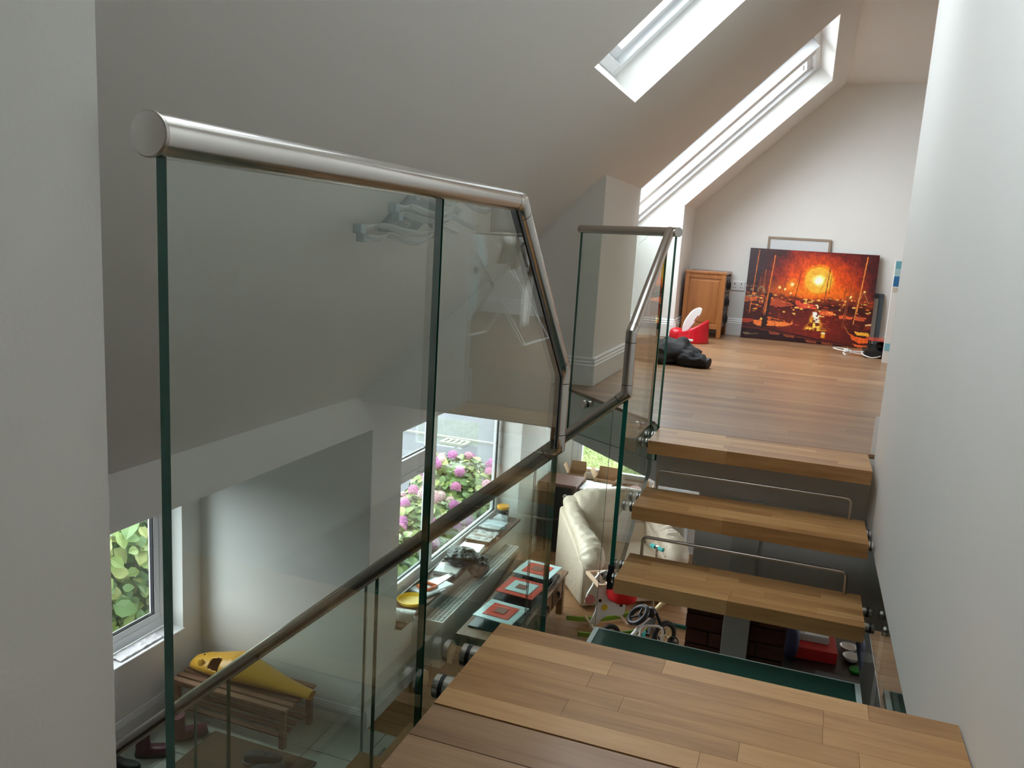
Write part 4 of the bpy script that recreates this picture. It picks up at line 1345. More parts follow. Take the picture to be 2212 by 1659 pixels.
mk(MB().tube([(-.96, 6.93, .37), (-.90, 6.97, .45), (-.875, 6.99, .47)], .020, 12), 'front_arm', CREAM, tr, smooth='all')
mk(MB().blob((-.985, 6.91, .375), (.05, .05, .045), (.8, .8)), 'headset', BLACK, tr, smooth='all')
cS = Vector((-1.075, 6.83, .365)); nS = Vector((-.55, -.35, .75)).normalized()
uS = nS.orthogonal().normalized(); vS = nS.cross(uS)
mk(MB().tube([cS + (uS * math.cos(a) + vS * math.sin(a)) * .092 for a in [i * math.tau / 32 for i in range(32)]], .024, 12, closed=True), 'steering_wheel', BLACK, tr, smooth='all')
b = MB()
for a in (0.3, 2.4, 4.5):
    b.tube([cS - nS * .01, cS + (uS * math.cos(a) + vS * math.sin(a)) * .08], .012, 8)
b.tube([cS - nS * .02, Vector((-.985, 6.91, .37))], .016, 10)
mk(b, 'wheel_spokes', BLACK, tr, smooth=True)
mk(MB().box(-1.26, -1.10, 6.58, 6.74, .155, .175), 'seat', WENM, tr, bevel=.012)
mk(MB().tube([(-1.20, 6.66, .155), (-1.20, 6.70, .09)], .015, 10), 'seat_post', STEEL, tr, smooth=True)
bar = [(-1.035, 6.72, .10), (-1.03, 6.74, .26), (-1.02, 6.745, .295), (-.99, 6.76, .312), (-.89, 6.80, .312), (-.86, 6.81, .295), (-.85, 6.815, .26), (-.85, 6.80, .08)]
mk(MB().tube(bar, .011, 12), 'push_bar', WENM, tr, smooth='all')
mk(MB().tube([(-1.14, 6.55, .085), (-1.035, 6.72, .10), (-.85, 6.80, .08), (-.87, 6.90, .12), (-.90, 6.98, .14)], .010, 8), 'footrest_tube', BLACK, tr, smooth='all')
mk(MB().tube([(-.765 + .045 * math.cos(a), 6.93 + .02 * math.sin(a), .135 + .035 * math.sin(a)) for a in [i * math.tau / 16 for i in range(16)]], .007, 6, closed=True), 'pedal_ring', BLACK, tr)
mk(MB().box(-.80, -.73, 6.915, 6.945, .128, .142), 'pedal', BLACK, tr, bevel=.003)
mk(MB().tube([(-.86, 7.02, .135), (-.79, 6.95, .135)], .006, 8), 'crank', STEEL, tr, smooth=True)
tr.location = (-1.03, 6.76, 0)
gs = tag(mk(box(-.86, -.42, 7.40, 7.43, 0.0, .035), 'toy_track', plain('dark_green_plastic', (.01, .12, .10), .4), bevel=.004), 'dark green flat strip on the boards by the brick pier', 'strip')

# ------------------------------------------------------------------ cluttered table in the dark room
dt = thing('dining_table', 'black topped table covered with clutter in the dark room', 'table', (.42, 5.9, 0))
mk(MB().box(.0, 1.1, 5.35, 6.65, .70, .73), 'table_top', plain('black_brown_top', (.02, .017, .015), .35), dt, bevel=.004)
for x in (.03, 1.02):
    for y in (5.38, 6.57):
        mk(box(x, x + .05, y, y + .05, 0, .70), 'leg', MATS['black_brown_top'], dt)
rb = thing('storage_box', 'flat red lidded box under the newspapers on the dark table', 'box', (.36, 5.98, .73), .05)
REDC = plain('red_card', (.42, .012, .012), .45)
mk(MB().box(-.17, .13, -.16, .19, 0, .07), 'box_base', REDC, rb, local=True, bevel=.003)
mk(MB().box(-.173, .133, -.163, .193, .05, .085), 'lid', REDC, rb, local=True, bevel=.003)
for k in range(5):
    t = thing('newspaper', ('folded newspaper inside the pile on the red box' if k < 4 else 'newspaper with dark print on top of the pile on the red box'), 'newspaper', (.32 + rnd.uniform(-.006, .006), 6.02, .8155 + k * .0105), .05 + rnd.uniform(-.05, .05), 'newspapers on the red box')
    mk(MB().box(-.12, .12, -.09, .09, 0, .010), 'pages', plain('newsprint', (.50, .49, .46), .85, vary=.15, scale=60), t, local=True, bevel=.003)
    if k == 4:
        PR = plain('news_ink', (.05, .05, .06), .8)
        b = MB()
        b.box(-.10, .10, .065, .08, .010, .0104)
        b.box(-.02, .09, -.02, .05, .010, .0104)
        for q in range(6):
            b.box(-.11, -.04, -.08 + q * .02, -.072 + q * .02, .010, .0104)
        mk(b, 'print', PR, t, local=True)
nbg = thing('bag', 'dark navy padded bag hanging by the brick pier', 'bag', (.17, 5.75, .73))
mk(MB().blob((.165, 5.80, .86), (.075, .085, .13), (.7, .8), fn=wr(.08, 7, 6)), 'bag_body', plain('navy_fabric', (.012, .012, .045), .7), nbg, smooth='all')
mk(MB().tube([(.13, 5.76, .96), (.165, 5.75, 1.03), (.20, 5.78, .96)], .008, 8), 'strap', MATS['navy_fabric'], nbg, smooth='all')
wh = plain('white_china', (.75, .75, .72), .15)
for k, (x, y, lab) in enumerate([(.585, 6.08, 'white china bowl next to the newspapers'), (.60, 5.93, 'white china bowl leaning by the green lid'), (.70, 6.02, 'blue rimmed white plate among the bowls')]):
    o = tag(mk(MB().lathe([(.0, 0), (.025, 0), (.05, .02), (.062, .045), (.058, .045), (.045, .024), (.02, .008), (0, .008)] if k < 2 else [(0, 0), (.03, 0), (.075, .012), (.073, .016), (.03, .006), (0, .006)], (x, y, .73), 28), 'bowl' if k < 2 else 'plate', wh if k < 2 else plain('blue_white_china', (.5, .52, .6), .15), smooth=True), lab, 'bowl' if k < 2 else 'plate')
tag(mk(MB().lathe([(.045, 0), (.048, .004), (.048, .016), (.044, .018)], (.63, 5.80, .73), 24), 'jar_lid', plain('green_lid', (.01, .22, .02), .4), smooth=True), 'bright green round lid on the dark table', 'lid')
lp_ = thing('laptop', 'closed dark grey laptop lying at the near edge of the dark table', 'laptop', (.47, 5.55, .73), -.1)
mk(MB().box(-.12, .16, -.12, .10, 0, .010), 'base', plain('dark_grey_alloy', (.06, .06, .065), .35), lp_, local=True, bevel=.004)
mk(MB().box(-.12, .16, -.12, .10, .011, .018), 'lid', MATS['dark_grey_alloy'], lp_, local=True, bevel=.003)
hp = thing('headphones', 'black headphones resting on the laptop', 'headphones', (.50, 5.50, .7485))
mk(MB().tube([(.50 + .075 * math.cos(a), 5.50 + .06 * math.sin(a), .756) for a in [i * math.pi / 14 for i in range(15)]], .006, 8), 'headband', BLACK, hp, smooth='all')
for x in (.425, .575):
    mk(MB().lathe([(.028, 0), (.032, .008), (.032, .02), (.024, .026)], (x, 5.50, .7485), 18), 'ear_cup', BLACK, hp, smooth=True)

# ------------------------------------------------------------------ hall things
bn = thing('slatted_bench', 'low wooden slatted bench in the hall corner', 'bench', (-3.45, 4.50, 0))
BENW = wood('reddish_bench_wood', (.14, .06, .035), (.24, .12, .07), (.34, .19, .12), .5, 'X', 8, .25)
for k in range(6):
    mk(box(-3.95, -2.98, 4.30 + k * .066, 4.30 + k * .066 + .045, .285, .305), 'slat', BENW, bn, bevel=.003)
for k in range(5):
    mk(box(-3.92, -3.01, 4.31 + k * .08, 4.31 + k * .08 + .04, .085, .10), 'shelf_slat', BENW, bn, bevel=.003)
for x in (-3.93, -3.04):
    for y in (4.31, 4.63):
        mk(box(x, x + .04, y, y + .04, 0, .285), 'leg', BENW, bn, bevel=.003)
mk(MB().box(-3.93, -3.0, 4.315, 4.335, .255, .285).box(-3.93, -3.0, 4.645, 4.665, .255, .285), 'apron', BENW, bn)
yl = thing('model_fuselage', 'yellow moulded toy aeroplane nose lying on the slatted bench', 'model plane', (-3.45, 4.50, .306), 0.0)
YEL = plain('yellow_fibreglass', (.66, .35, .03), .35, vary=.06)
prof = [(-3.92, .04, .05), (-3.88, .075, .09), (-3.80, .10, .12), (-3.70, .115, .14), (-3.60, .125, .17), (-3.52, .125, .19), (-3.44, .12, .185), (-3.34, .105, .15), (-3.22, .085, .115), (-3.10, .065, .085), (-2.98, .05, .065), (-2.90, .045, .055)]
def fus(u, v):
    k = u * (len(prof) - 1); i = min(int(k), len(prof) - 2); f_ = k - i
    a, c = prof[i], prof[i + 1]
    x = a[0] + (c[0] - a[0]) * f_; w = a[1] + (c[1] - a[1]) * f_; h = a[2] + (c[2] - a[2]) * f_
    an = v * math.tau
    return (x, 4.50 + w * math.cos(an), .308 + h * .52 + h * .52 * math.sin(an))
fsh = MB().grid(fus, 88, 56)
keep = []
for f_ in fsh.f:
    c_ = sum((Vector(fsh.v[q]) for q in f_), Vector((0, 0, 0))) / 4
    if not (-3.705 < c_.x < -3.600 and c_.y < 4.45 and .400 < c_.z < .470):
        keep.append(f_)
fsh.f = keep; fsh.m = [0] * len(keep)
mk(fsh, 'shell', YEL, yl, smooth='all', merge=True, solid=.004)
mk(MB().blob((-3.77, 4.41, .415), (.03, .012, .035), (.9, .9)), 'recess', YEL, yl, smooth='all')
for x in (-3.60, -3.72):
    mk(MB().lathe([(.006, 0), (.006, -.004)], (x, 4.392, .50), 10, 'Y'), 'rivet', BLACKM, yl)
mat_ = tag(mk(box(-3.55, -2.72, 3.85, 4.29, 0.0, .012), 'doormat', plain('brown_coir', (.16, .10, .06), .95, bump=.6, bscale=150), bevel=.003), 'flat brown mat in front of the slatted bench', 'mat')
for k, (x, y, rz, lab) in enumerate([(-3.74, 3.92, .5, 'dark magenta boot lying by the hall baseboard'), (-3.66, 4.16, .9, 'dark magenta boot next to the bench end')]):
    t = thing('boot', lab, 'boot', (x, y, 0.012 if k else 0), rz)
    mm = plain('magenta_rubber', (.12, .012, .035), .4)
    mk(MB().blob((0, 0, .035), (.12, .045, .035), (.6, .7)), 'foot', mm, t, local=True, smooth='all')
    mk(MB().tube([(-.07, 0, .04), (-.075, 0, .13), (-.08, 0, .18)], [.045, .047, .052], 18), 'shaft', mm, t, local=True, smooth=True)
    mk(MB().blob((0, 0, .012), (.125, .047, .012), (.3, .7)), 'sole', BLACKM, t, local=True, smooth='all')
for k, (x, y, rz, lab) in enumerate([(-3.02, 4.12, .4, 'dark grey trainer on the brown mat'), (-2.90, 4.02, .55, 'second dark grey trainer beside it on the mat'), (-3.80, 3.70, .2, 'black shoe at the foot of the hall wall')]):
    t = thing('shoe', lab, 'shoe', (x, y, .012 if k < 2 else 0), rz)
    mm = plain('charcoal_mesh', (.045, .047, .05), .7) if k < 2 else BLACKM
    mk(MB().blob((0, 0, .016), (.135, .045, .016), (.3, .65)), 'sole', plain('grey_rubber', (.18, .18, .17), .6), t, local=True, smooth='all')
    mk(MB().blob((0, 0, .05), (.128, .042, .036), (.7, .7), fn=lambda q, p: Vector((p.x, p.y, p.z * (1.3 if q.x < 0 else .8)))), 'upper', mm, t, local=True, smooth='all')

# ------------------------------------------------------------------ loft: chest of drawers
ch = thing('chest_of_drawers', 'honey brown wooden chest with iron ring handles beside the painting', 'chest', (-.90, 8.10, FL))
cx0, cx1, cy0, cy1, cz = -1.085, -.712, 7.86, 8.385, FL
b = MB()
for x in (cx0, cx1 - .04):
    for y in (cy0, cy1 - .04):
        mk(box(x, x + .04, y, y + .04, cz, cz + .60), 'leg', ELM, ch, bevel=.004)
mk(box(cx0 - .004, cx1 + .004, cy0 - .004, cy1 + .004, cz + .595, cz + .62), 'top', ELM, ch, bevel=.005)
mk(box(cx0 + .02, cx1 - .02, cy0 + .012, cy1 - .01, cz + .085, cz + .595), 'body', ELM, ch)
for za in (.555, .085):
    mk(box(cx0 + .04, cx1 - .04, cy0 + .004, cy0 + .014, cz + za, cz + za + .04), 'side_rail', ELM, ch, bevel=.002)
mk(MB().box(cx0 + .06, cx1 - .06, cy0 + .006, cy0 + .013, cz + .145, cz + .535), 'side_panel', ELM, ch, bevel=.003)
for k in range(3):
    z0 = cz + .10 + k * .163
    d = mk(box(cx1 - .022, cx1 - .002, cy0 + .045, cy1 - .045, z0, z0 + .155), 'drawer', plain('worn_black_lacquer', (.10, .085, .075), .5, vary=.5, scale=18), ch, bevel=.004)
    for yy in (cy0 + .16, cy1 - .16):
        mk(MB().lathe([(.04, 0), (.04, .004), (.02, .008)], (cx1 - .002, yy, z0 + .085), 20, 'X'), 'back_plate', BLACKM, d, smooth=True)
        mk(MB().tube([(cx1 + .012, yy + .03 * math.cos(a), z0 + .06 + .03 * math.sin(a)) for a in [i * math.tau / 18 for i in range(18)]], .005, 8, closed=True), 'ring_handle', BLACKM, d, smooth='all')

# socket on the gable wall
so = thing('wall_socket', 'white double wall socket above the baseboard behind the chest', 'socket', (-.655, YG, FL + .45))
mk(box(-.705, -.575, YG - .012, YG, FL + .44, FL + .53), 'face_plate', WHITE, so, bevel=.004)
b = MB()
for x in (-.672, -.608):
    b.box(x - .004, x + .004, YG - .0125, YG - .011, FL + .495, FL + .51)
    b.box(x - .014, x - .007, YG - .0125, YG - .011, FL + .465, FL + .472); b.box(x + .007, x + .014, YG - .0125, YG - .011, FL + .465, FL + .472)
mk(b, 'pin_hole', BLACKM, so)

# ------------------------------------------------------------------ painting (vertex painted canvas)
PW, PH = 1.155, 0.865
pt = thing('canvas_painting', 'large unframed canvas of boats in a fiery orange sunset harbour', 'painting', (-.555, 8.27, FL))
NU, NV = 260, 196
U, V = np.meshgrid(np.linspace(0, 1, NU), np.linspace(0, 1, NV), indexing='ij')
rngn = np.random.default_rng(5)
def vnoise(fx, fy, seed):
    r = np.random.default_rng(seed)
    g = r.random((fx + 2, fy + 2))
    x = U * fx; y = V * fy
    xi = x.astype(int); yi = y.astype(int); xf = x - xi; yf_ = y - yi
    xf = xf * xf * (3 - 2 * xf); yf_ = yf_ * yf_ * (3 - 2 * yf_)
    return (g[xi, yi] * (1 - xf) + g[xi + 1, yi] * xf) * (1 - yf_) + (g[xi, yi + 1] * (1 - xf) + g[xi + 1, yi + 1] * xf) * yf_
N1, N2, N3 = vnoise(8, 6, 1), vnoise(24, 18, 2), vnoise(70, 50, 3)
nz = .5 * N1 + .3 * N2 + .2 * N3
col = np.zeros((NU, NV, 3))
def srgb(c):
    c = np.array(c, float) / 255
    return np.where(c <= .04045, c / 12.92, ((c + .055) / 1.055) ** 2.4)
def mixc(mask, c):
    global col
    m = np.clip(mask, 0, 1)[..., None]
    col = col * (1 - m) + srgb(c) * m
col[:] = srgb((60, 24, 26))
dist = np.hypot((U - .55) * 1.25, (V - .36) * 1.2)
mixc(np.clip(1.35 - dist * 2.3 + (nz - .5) * .7, 0, 1) * (V < .60), (178, 42, 14))
mixc(np.clip(1.2 - dist * 2.9 + (nz - .5) * .6, 0, 1) * (V < .58), (236, 88, 12))
mixc(np.clip((.13 - np.abs(V - .45)) * 8, 0, 1) * np.clip(1.15 - np.abs(U - .52) * 2.6, 0, 1) * (V < .56) * .8, (238, 120, 18))
d1 = np.hypot((U - .565) * 1.335, V - .31)
mixc(np.clip((.175 - d1) * 20 + (nz - .5), 0, 1), (246, 150, 25))
mixc(np.clip((.142 - d1) * 40, 0, 1) * .9, (240, 175, 55))
mixc(np.clip((.010 - np.abs(d1 - .132)) * 150, 0, 1) * .7, (250, 190, 60))
mixc(np.clip((.078 - d1) * 40 + (N2 - .5) * .8, 0, 1), (255, 222, 110))
mixc(np.clip((.050 - d1) * 60 + (N2 - .5) * .6, 0, 1), (255, 250, 215))
d2 = np.hypot((U - .365) * 1.335, V - .375)
mixc(np.clip((.075 - d2) * 16 + (nz - .5), 0, 1) * .9, (240, 140, 25))
mixc(np.clip((.024 - d2) * 60, 0, 1), (255, 240, 170))
for (a, c, r) in [(.27, .42, .018), (.31, .43, .016), (.72, .52, .022), (.82, .47, .018), (.76, .51, .012), (.92, .40, .014), (.36, .47, .014), (.86, .53, .01)]:
    mixc(np.clip((r - np.hypot((U - a) * 1.3, V - c)) * 90 + (N3 - .5), 0, 1), (255, 215, 130))
# far town and water
mixc(np.clip((V - .53) * 40, 0, 1), (62, 18, 16))
mixc(np.clip((.045 - np.abs(V - .535 + (N2 - .5) * .05)) * 40, 0, 1) * (U > .1), (110, 40, 18))
mixc(np.clip((V - .63) * 30, 0, 1) * np.clip(1.1 - np.abs(U - .58) * 2.6, 0, 1) * (.4 + .6 * N1), (128, 32, 18))
mixc(((N3 > .62) & (V > .42) & (V < .56) & (U < .16)) * .9, (120, 110, 80))
mixc(np.clip((.20 - U) * 6, 0, 1) * (V < .40) * .8, (42, 26, 34))
mixc(np.clip((U - .80) * 6, 0, 1) * np.clip((.25 - V) * 8, 0, 1) * .8, (70, 20, 22))
# reflection of the sun
w_ = .015 + .085 * np.clip((V - .66) / .2, 0, 1)
mixc(np.clip((w_ - np.abs(U - .575 + (N2 - .5) * .05)) * 40, 0, 1) * (V > .62) * (V < .86) * (N3 > .28), (200, 120, 30))
mixc(np.clip((w_ * .75 - np.abs(U - .575 + (N2 - .5) * .06)) * 50, 0, 1) * (V > .74) * (V < .86) * (N3 > .4), (240, 200, 80))
mixc(np.clip((.028 - np.abs(U - .585 + (N3 - .5) * .03)) * 90, 0, 1) * (V > .66) * (V < .77) * (N3 > .3), (255, 246, 215))
mixc((np.hypot((U - .57) * 1.3, V - .60) < .025) * (N3 > .45), (255, 235, 170))


def polyp(pts, c, al=1.0, rough=.012):
    inside = np.zeros_like(U, bool)
    Uj, Vj = U + (N3 - .5) * rough, V + (N2 - .5) * rough
    n = len(pts)
    for i in range(n):
        x1, y1 = pts[i]; x2, y2 = pts[(i + 1) % n]
        if y1 == y2:
            continue
        cond = ((y1 > Vj) != (y2 > Vj)) & (Uj < (x2 - x1) * (Vj - y1) / (y2 - y1) + x1)
        inside ^= cond
    mixc(inside * al, c)


def linep(a, c, w, cc, al=1.0):
    ax, ay = a; bx, by = c
    t = np.clip(((U - ax) * (bx - ax) * 1.78 + (V - ay) * (by - ay)) / max(1e-9, (bx - ax) ** 2 * 1.78 + (by - ay) ** 2), 0, 1)
    dd = np.hypot((U - ax - t * (bx - ax)) * 1.335, V - ay - t * (by - ay))
    mixc(np.clip((w - dd) / .0022 + .5, 0, 1) * al, cc)


polyp([(0, .535), (.10, .55), (.10, .585), (.02, .60), (0, .60)], (175, 80, 40))
polyp([(.12, .575), (.17, .53), (.36, .575), (.40, .60), (.30, .63), (.12, .61)], (165, 66, 36))
polyp([(.40, .555), (.45, .545), (.58, .585), (.57, .625), (.42, .63)], (205, 72, 44))
polyp([(.44, .545), (.54, .555), (.54, .575), (.45, .57)], (110, 34, 26))
polyp([(.585, .645), (.62, .62), (.70, .635), (.72, .665), (.68, .69), (.60, .68)], (222, 96, 46))
polyp([(.60, .63), (.66, .615), (.66, .635), (.60, .645)], (150, 60, 30))
polyp([(.74, .67), (.86, .675), (.85, .705), (.76, .705)], (220, 92, 45))
polyp([(.87, .67), (.96, .68), (.94, .72), (.88, .715)], (190, 80, 40))
polyp([(.64, .605), (.78, .615), (.78, .64), (.66, .635)], (90, 36, 22))
polyp([(.0, .79), (.08, .785), (.10, .81), (.04, .835), (0, .83)], (165, 55, 32))
polyp([(.085, .80), (.20, .79), (.38, .80), (.405, .76), (.40, .81), (.36, .835), (.13, .86), (.09, .84)], (232, 118, 52))
polyp([(.13, .79), (.21, .75), (.33, .78), (.36, .80), (.14, .80)], (190, 84, 30))
polyp([(.15, .765), (.20, .76), (.20, .79), (.14, .79)], (240, 190, 90))
polyp([(.23, .77), (.33, .785), (.33, .795), (.22, .79)], (70, 26, 20))
polyp([(.845, .86), (.90, .885), (1.0, .885), (1.0, .945), (.92, .955), (.87, .92)], (225, 92, 32))
polyp([(.88, .83), (.99, .84), (1.0, .87), (.90, .87)], (225, 160, 50))
polyp([(.84, .84), (.90, .875), (1.0, .885), (1.0, .895), (.89, .89), (.84, .855)], (50, 22, 18))
polyp([(.95, .76), (1.0, .745), (1.0, .80), (.95, .82)], (110, 40, 24))
linep((.96, .755), (1.0, .745), .008, (220, 170, 110))
# quay
polyp([(0, .865), (.30, .895), (.62, .945), (1.0, 1.0), (0, 1.0)], (40, 14, 18), 1, .006)
polyp([(0, .875), (.14, .885), (.30, .91), (.60, .955), (.95, 1.0), (.85, 1.0), (.55, .965), (.20, .905), (0, .89)], (100, 34, 22), .8)
for (a, c) in [(.22, .91), (.34, .93), (.52, .965), (.64, .975)]:
    polyp([(a, c), (a + .09, c + .012), (a + .085, c + .035), (a + .01, c + .025)], (130, 62, 40))
polyp([(.87, .965), (.99, .975), (1.0, 1.0), (.90, .99)], (205, 90, 40))
polyp([(.63, .885), (.665, .88), (.66, .93), (.635, .93)], (230, 150, 30))
polyp([(.635, .87), (.665, .865), (.665, .885), (.635, .89)], (255, 240, 170))
for q in range(160):
    a, c = rngn.uniform(.02, .98), .50 + .22 * rngn.random() ** 1.5
    w0, h0 = rngn.uniform(.004, .018), rngn.uniform(.003, .008)
    mixc(((np.abs(U - a) < w0) & (np.abs(V - c) < h0)) * .85, [(232, 120, 40), (250, 190, 90), (180, 60, 30), (70, 24, 20), (220, 90, 40)][rngn.integers(5)])
for q in range(70):
    a, c = rngn.uniform(.3, .95), rngn.uniform(.72, .86)
    mixc(((np.abs(U - a) < rngn.uniform(.004, .02)) & (np.abs(V - c) < .003)) * .6, [(190, 80, 30), (120, 40, 22), (60, 18, 16)][rngn.integers(3)])
# posts and masts
polyp([(.155, .49), (.215, .485), (.20, .87), (.155, .87)], (40, 16, 16))
polyp([(.165, .51), (.185, .50), (.18, .72), (.160, .74)], (150, 72, 42), .8)
for (a, c, w, cc) in [((.075, .02), (.05, .72), .0045, (190, 100, 45)), ((.205, .07), (.175, .70), .005, (215, 110, 35)), ((.145, .23), (.14, .50), .003, (170, 90, 40)),
                      ((.17, .24), (.165, .47), .012, (96, 32, 24)), ((.11, .32), (.105, .48), .005, (120, 60, 30)), ((.425, .22), (.40, .52), .0035, (96, 34, 22)), ((.315, .26), (.30, .47), .003, (110, 44, 22)),
                      ((.645, .15), (.625, .57), .0045, (110, 44, 22)), ((.66, .25), (.655, .45), .003, (110, 44, 22)), ((.83, .09), (.80, .72), .004, (130, 54, 28)), ((.915, .03), (.88, .62), .0055, (225, 130, 55)),
                      ((.885, .46), (.865, .76), .004, (200, 130, 60)), ((.78, .33), (.775, .52), .003, (110, 50, 26)), ((.80, .46), (.785, .80), .006, (120, 60, 32)), ((.645, .17), (.58, .46), .002, (150, 70, 30)),
                      ((.425, .24), (.37, .46), .002, (130, 50, 26)), ((.915, .40), (.96, .52), .002, (210, 150, 80)), ((.915, .40), (.88, .52), .002, (210, 150, 80)), ((.29, .70), (.285, .79), .003, (150, 70, 36)),
                      ((.80, .78), (.84, .86), .003, (190, 110, 50)), ((.02, .95), (.06, .945), .0025, (170, 150, 110)), ((.03, .965), (.14, .945), .002, (150, 130, 95)), ((.025, .945), (.03, .965), .002, (170, 150, 110)),
                      ((.045, .95), (.05, .962), .002, (170, 150, 110)), ((.06, .955), (.075, .953), .002, (170, 150, 110)), ((.26, .80), (.27, .85), .003, (100, 40, 24)), ((.37, .83), (.39, .85), .002, (150, 80, 50))]:
    linep(a, c, w, cc)
col *= (1.0 + .5 * N3)[..., None]
col = np.clip(col, 0, 1)
lean = math.atan2(.115, PH)
me = bpy.data.meshes.new('painted_face')
ty_ = lambda h: .0 + h * math.sin(lean)
vv = []
for i in range(NU):
    for j in range(NV):
        h = (1 - j / (NV - 1)) * PH
        vv.append((i / (NU - 1) * PW, -.0305 + h * math.sin(lean), h * math.cos(lean) + .004))
ff = [(i * NV + j, i * NV + j + 1, (i + 1) * NV + j + 1, (i + 1) * NV + j) for i in range(NU - 1) for j in range(NV - 1)]
me.from_pydata(vv, [], ff)
ca_ = me.color_attributes.new('paint', 'FLOAT_COLOR', 'POINT')
rgba = np.ones((NU * NV, 4)); rgba[:, :3] = col.reshape(-1, 3)
ca_.data.foreach_set('color', rgba.ravel())
pm, nt, N, L, bs = new_mat('oil_paint')
at = N.new('ShaderNodeAttribute'); at.attribute_name = 'paint'
L.new(at.outputs['Color'], bs.inputs['Base Color'])
bs.inputs['Roughness'].default_value = .35
nb_ = N.new('ShaderNodeTexNoise'); nb_.inputs['Scale'].default_value = 45
bp_ = N.new('ShaderNodeBump'); bp_.inputs['Strength'].default_value = .25; bp_.inputs['Distance'].default_value = .004
L.new(nb_.outputs['Fac'], bp_.inputs['Height']); L.new(bp_.outputs[0], bs.inputs['Normal'])
me.materials.append(pm)
fo = bpy.data.objects.new('painted_face', me); C.objects.link(fo); fo.parent = pt
b = MB()
b.prism([(0, -.030, .004), (0, .002, 0), (0, .002 + PH * math.sin(lean), PH * math.cos(lean)), (0, -.030 + PH * math.sin(lean), PH * math.cos(lean) + .004)], (PW, 0, 0))
mk(b, 'stretcher', plain('dark_canvas_edge', (.03, .014, .014), .7), pt, local=True)

# frames behind the painting
def frame(label, x0, x1, y, z0, z1, t, mat, matm, name='picture_frame', lean=.03, grp=None):
    f_ = thing(name, label, 'frame', (x0, y, FL))
    d = .018
    def P(x, z, dy):
        return (x, y + dy + (z - z0) * lean, z)
    for (a, c, e, g) in ((x0, x1, z0, z0 + t), (x0, x1, z1 - t, z1), (x0, x0 + t, z0 + t, z1 - t), (x1 - t, x1, z0 + t, z1 - t)):
        mk(MB().hexa([P(a, e, 0), P(c, e, 0), P(c, e, d), P(a, e, d), P(a, g, 0), P(c, g, 0), P(c, g, d), P(a, g, d)]), 'frame_bar', mat, f_, bevel=.002)
    a, c, e, g = x0 + t, x1 - t, z0 + t, z1 - t
    mk(MB().hexa([P(a, e, .008), P(c, e, .008), P(c, e, .014), P(a, e, .014), P(a, g, .008), P(c, g, .008), P(c, g, .014), P(a, g, .014)]), 'mount', matm, f_)
    return f_


frame('thin pale wood picture frame with blank mount rising behind the painting', -.405, .168, 8.353, FL, FL + .98, .022, wood('driftwood_frame', (.22, .16, .11), (.33, .25, .18), (.42, .33, .25), .5, 'X', 9, .1), plain('blank_mount', (.72, .74, .75), .3), lean=.03)
frame('dark slate grey picture frame with white mount beside the painting', .40, .685, 8.30, FL, FL + .51, .045, plain('slate_frame', (.07, .09, .105), .4), plain('ivory_mount', (.70, .70, .67), .6), lean=.15)
wbd = thing('wall_chart', 'tall narrow white board with blue and turquoise patches leaning by the wall', 'board', (.78, 7.25, FL))
mk(box(.64, .95, 7.24, 7.255, FL, FL + .83), 'board', plain('board_white', (.80, .79, .76), .5), wbd, bevel=.002)
for (z0, z1, c, nm) in ((.76, .82, (.16, .42, .50), 'turquoise_patch'), (.70, .76, (.40, .60, .62), 'pale_patch'), (.62, .70, (.03, .16, .36), 'blue_patch'), (.58, .61, (.62, .56, .45), 'sand_patch'), (.10, .16, (.25, .55, .65), 'aqua_patch')):
    mk(box(.645, .945, 7.238, 7.241, FL + z0, FL + z1), nm, plain('chart_' + nm, c, .5), wbd)

# red glass plate on its stand above the black box
rp = thing('glass_plate', 'square red glass plate on a black wire stand by the painting corner', 'plate', (.62, 7.63, FL + .055))
mk(box(.535, .80, 7.53, 7.79, FL + .145, FL + .153), 'plate', REDG, rp, bevel=.002)
b = MB()
for x in (.56, .77):
    for y in (7.56, 7.76):
        b.tube([(x, y, FL + .062), (x, y, FL + .146)], .005, 6)
b.tube([(.56, 7.56, FL + .09), (.77, 7.56, FL + .09), (.77, 7.76, FL + .09), (.56, 7.76, FL + .09), (.56, 7.56, FL + .09)], .004, 6)
mk(b, 'wire_stand', BLACK, rp)
mk(MB().blob((.655, 7.66, FL + .095), (.045, .045, .035), (.9, .9)), 'candle_cup', BLACK, rp, smooth='all')
bx = thing('set_top_box', 'flat black electronic box on the loft floor under the red plate', 'box', (.66, 7.63, FL))
mk(box(.52, .85, 7.50, 7.80, FL + .006, FL + .060), 'case', BLACK, bx, bevel=.005)
mk(MB().box(.54, .56, 7.52, 7.54, FL, FL + .006).box(.81, .83, 7.52, 7.54, FL, FL + .006).box(.54, .56, 7.76, 7.78, FL, FL + .006).box(.81, .83, 7.76, 7.78, FL, FL + .006), 'feet', BLACKM, bx)
cb_ = thing('power_cable', 'loosely coiled white cable with plug on the loft boards', 'cable', (.44, 7.62, FL))
pts_ = []
for k in range(90):
    t_ = k / 89
    a = t_ * 5.2 * math.pi
    rx = .085 + .05 * math.sin(t_ * 9)
    pts_.append((.41 + .14 * math.sin(t_ * 3.4 - .6) + rx * math.cos(a), 7.62 + .13 * math.cos(t_ * 2.6) - .05 + .10 * math.sin(a), FL + .008 + .028 * abs(math.sin(t_ * 9)) ))
mk(MB().tube(pts_, .0048, 8), 'cord', WHITE, cb_, smooth='all')
mk(MB().box(.37, .41, 7.76, 7.80, FL + .004, FL + .034), 'plug', WHITE, cb_, bevel=.006)
b = MB()
for dx in (.378, .390, .402):
    b.tube([(dx, 7.79, FL + .034), (dx, 7.79, FL + .05)], .003, 6)
mk(b, 'plug_pin', plain('brass', (.6, .4, .15), .3, metal=1), cb_)

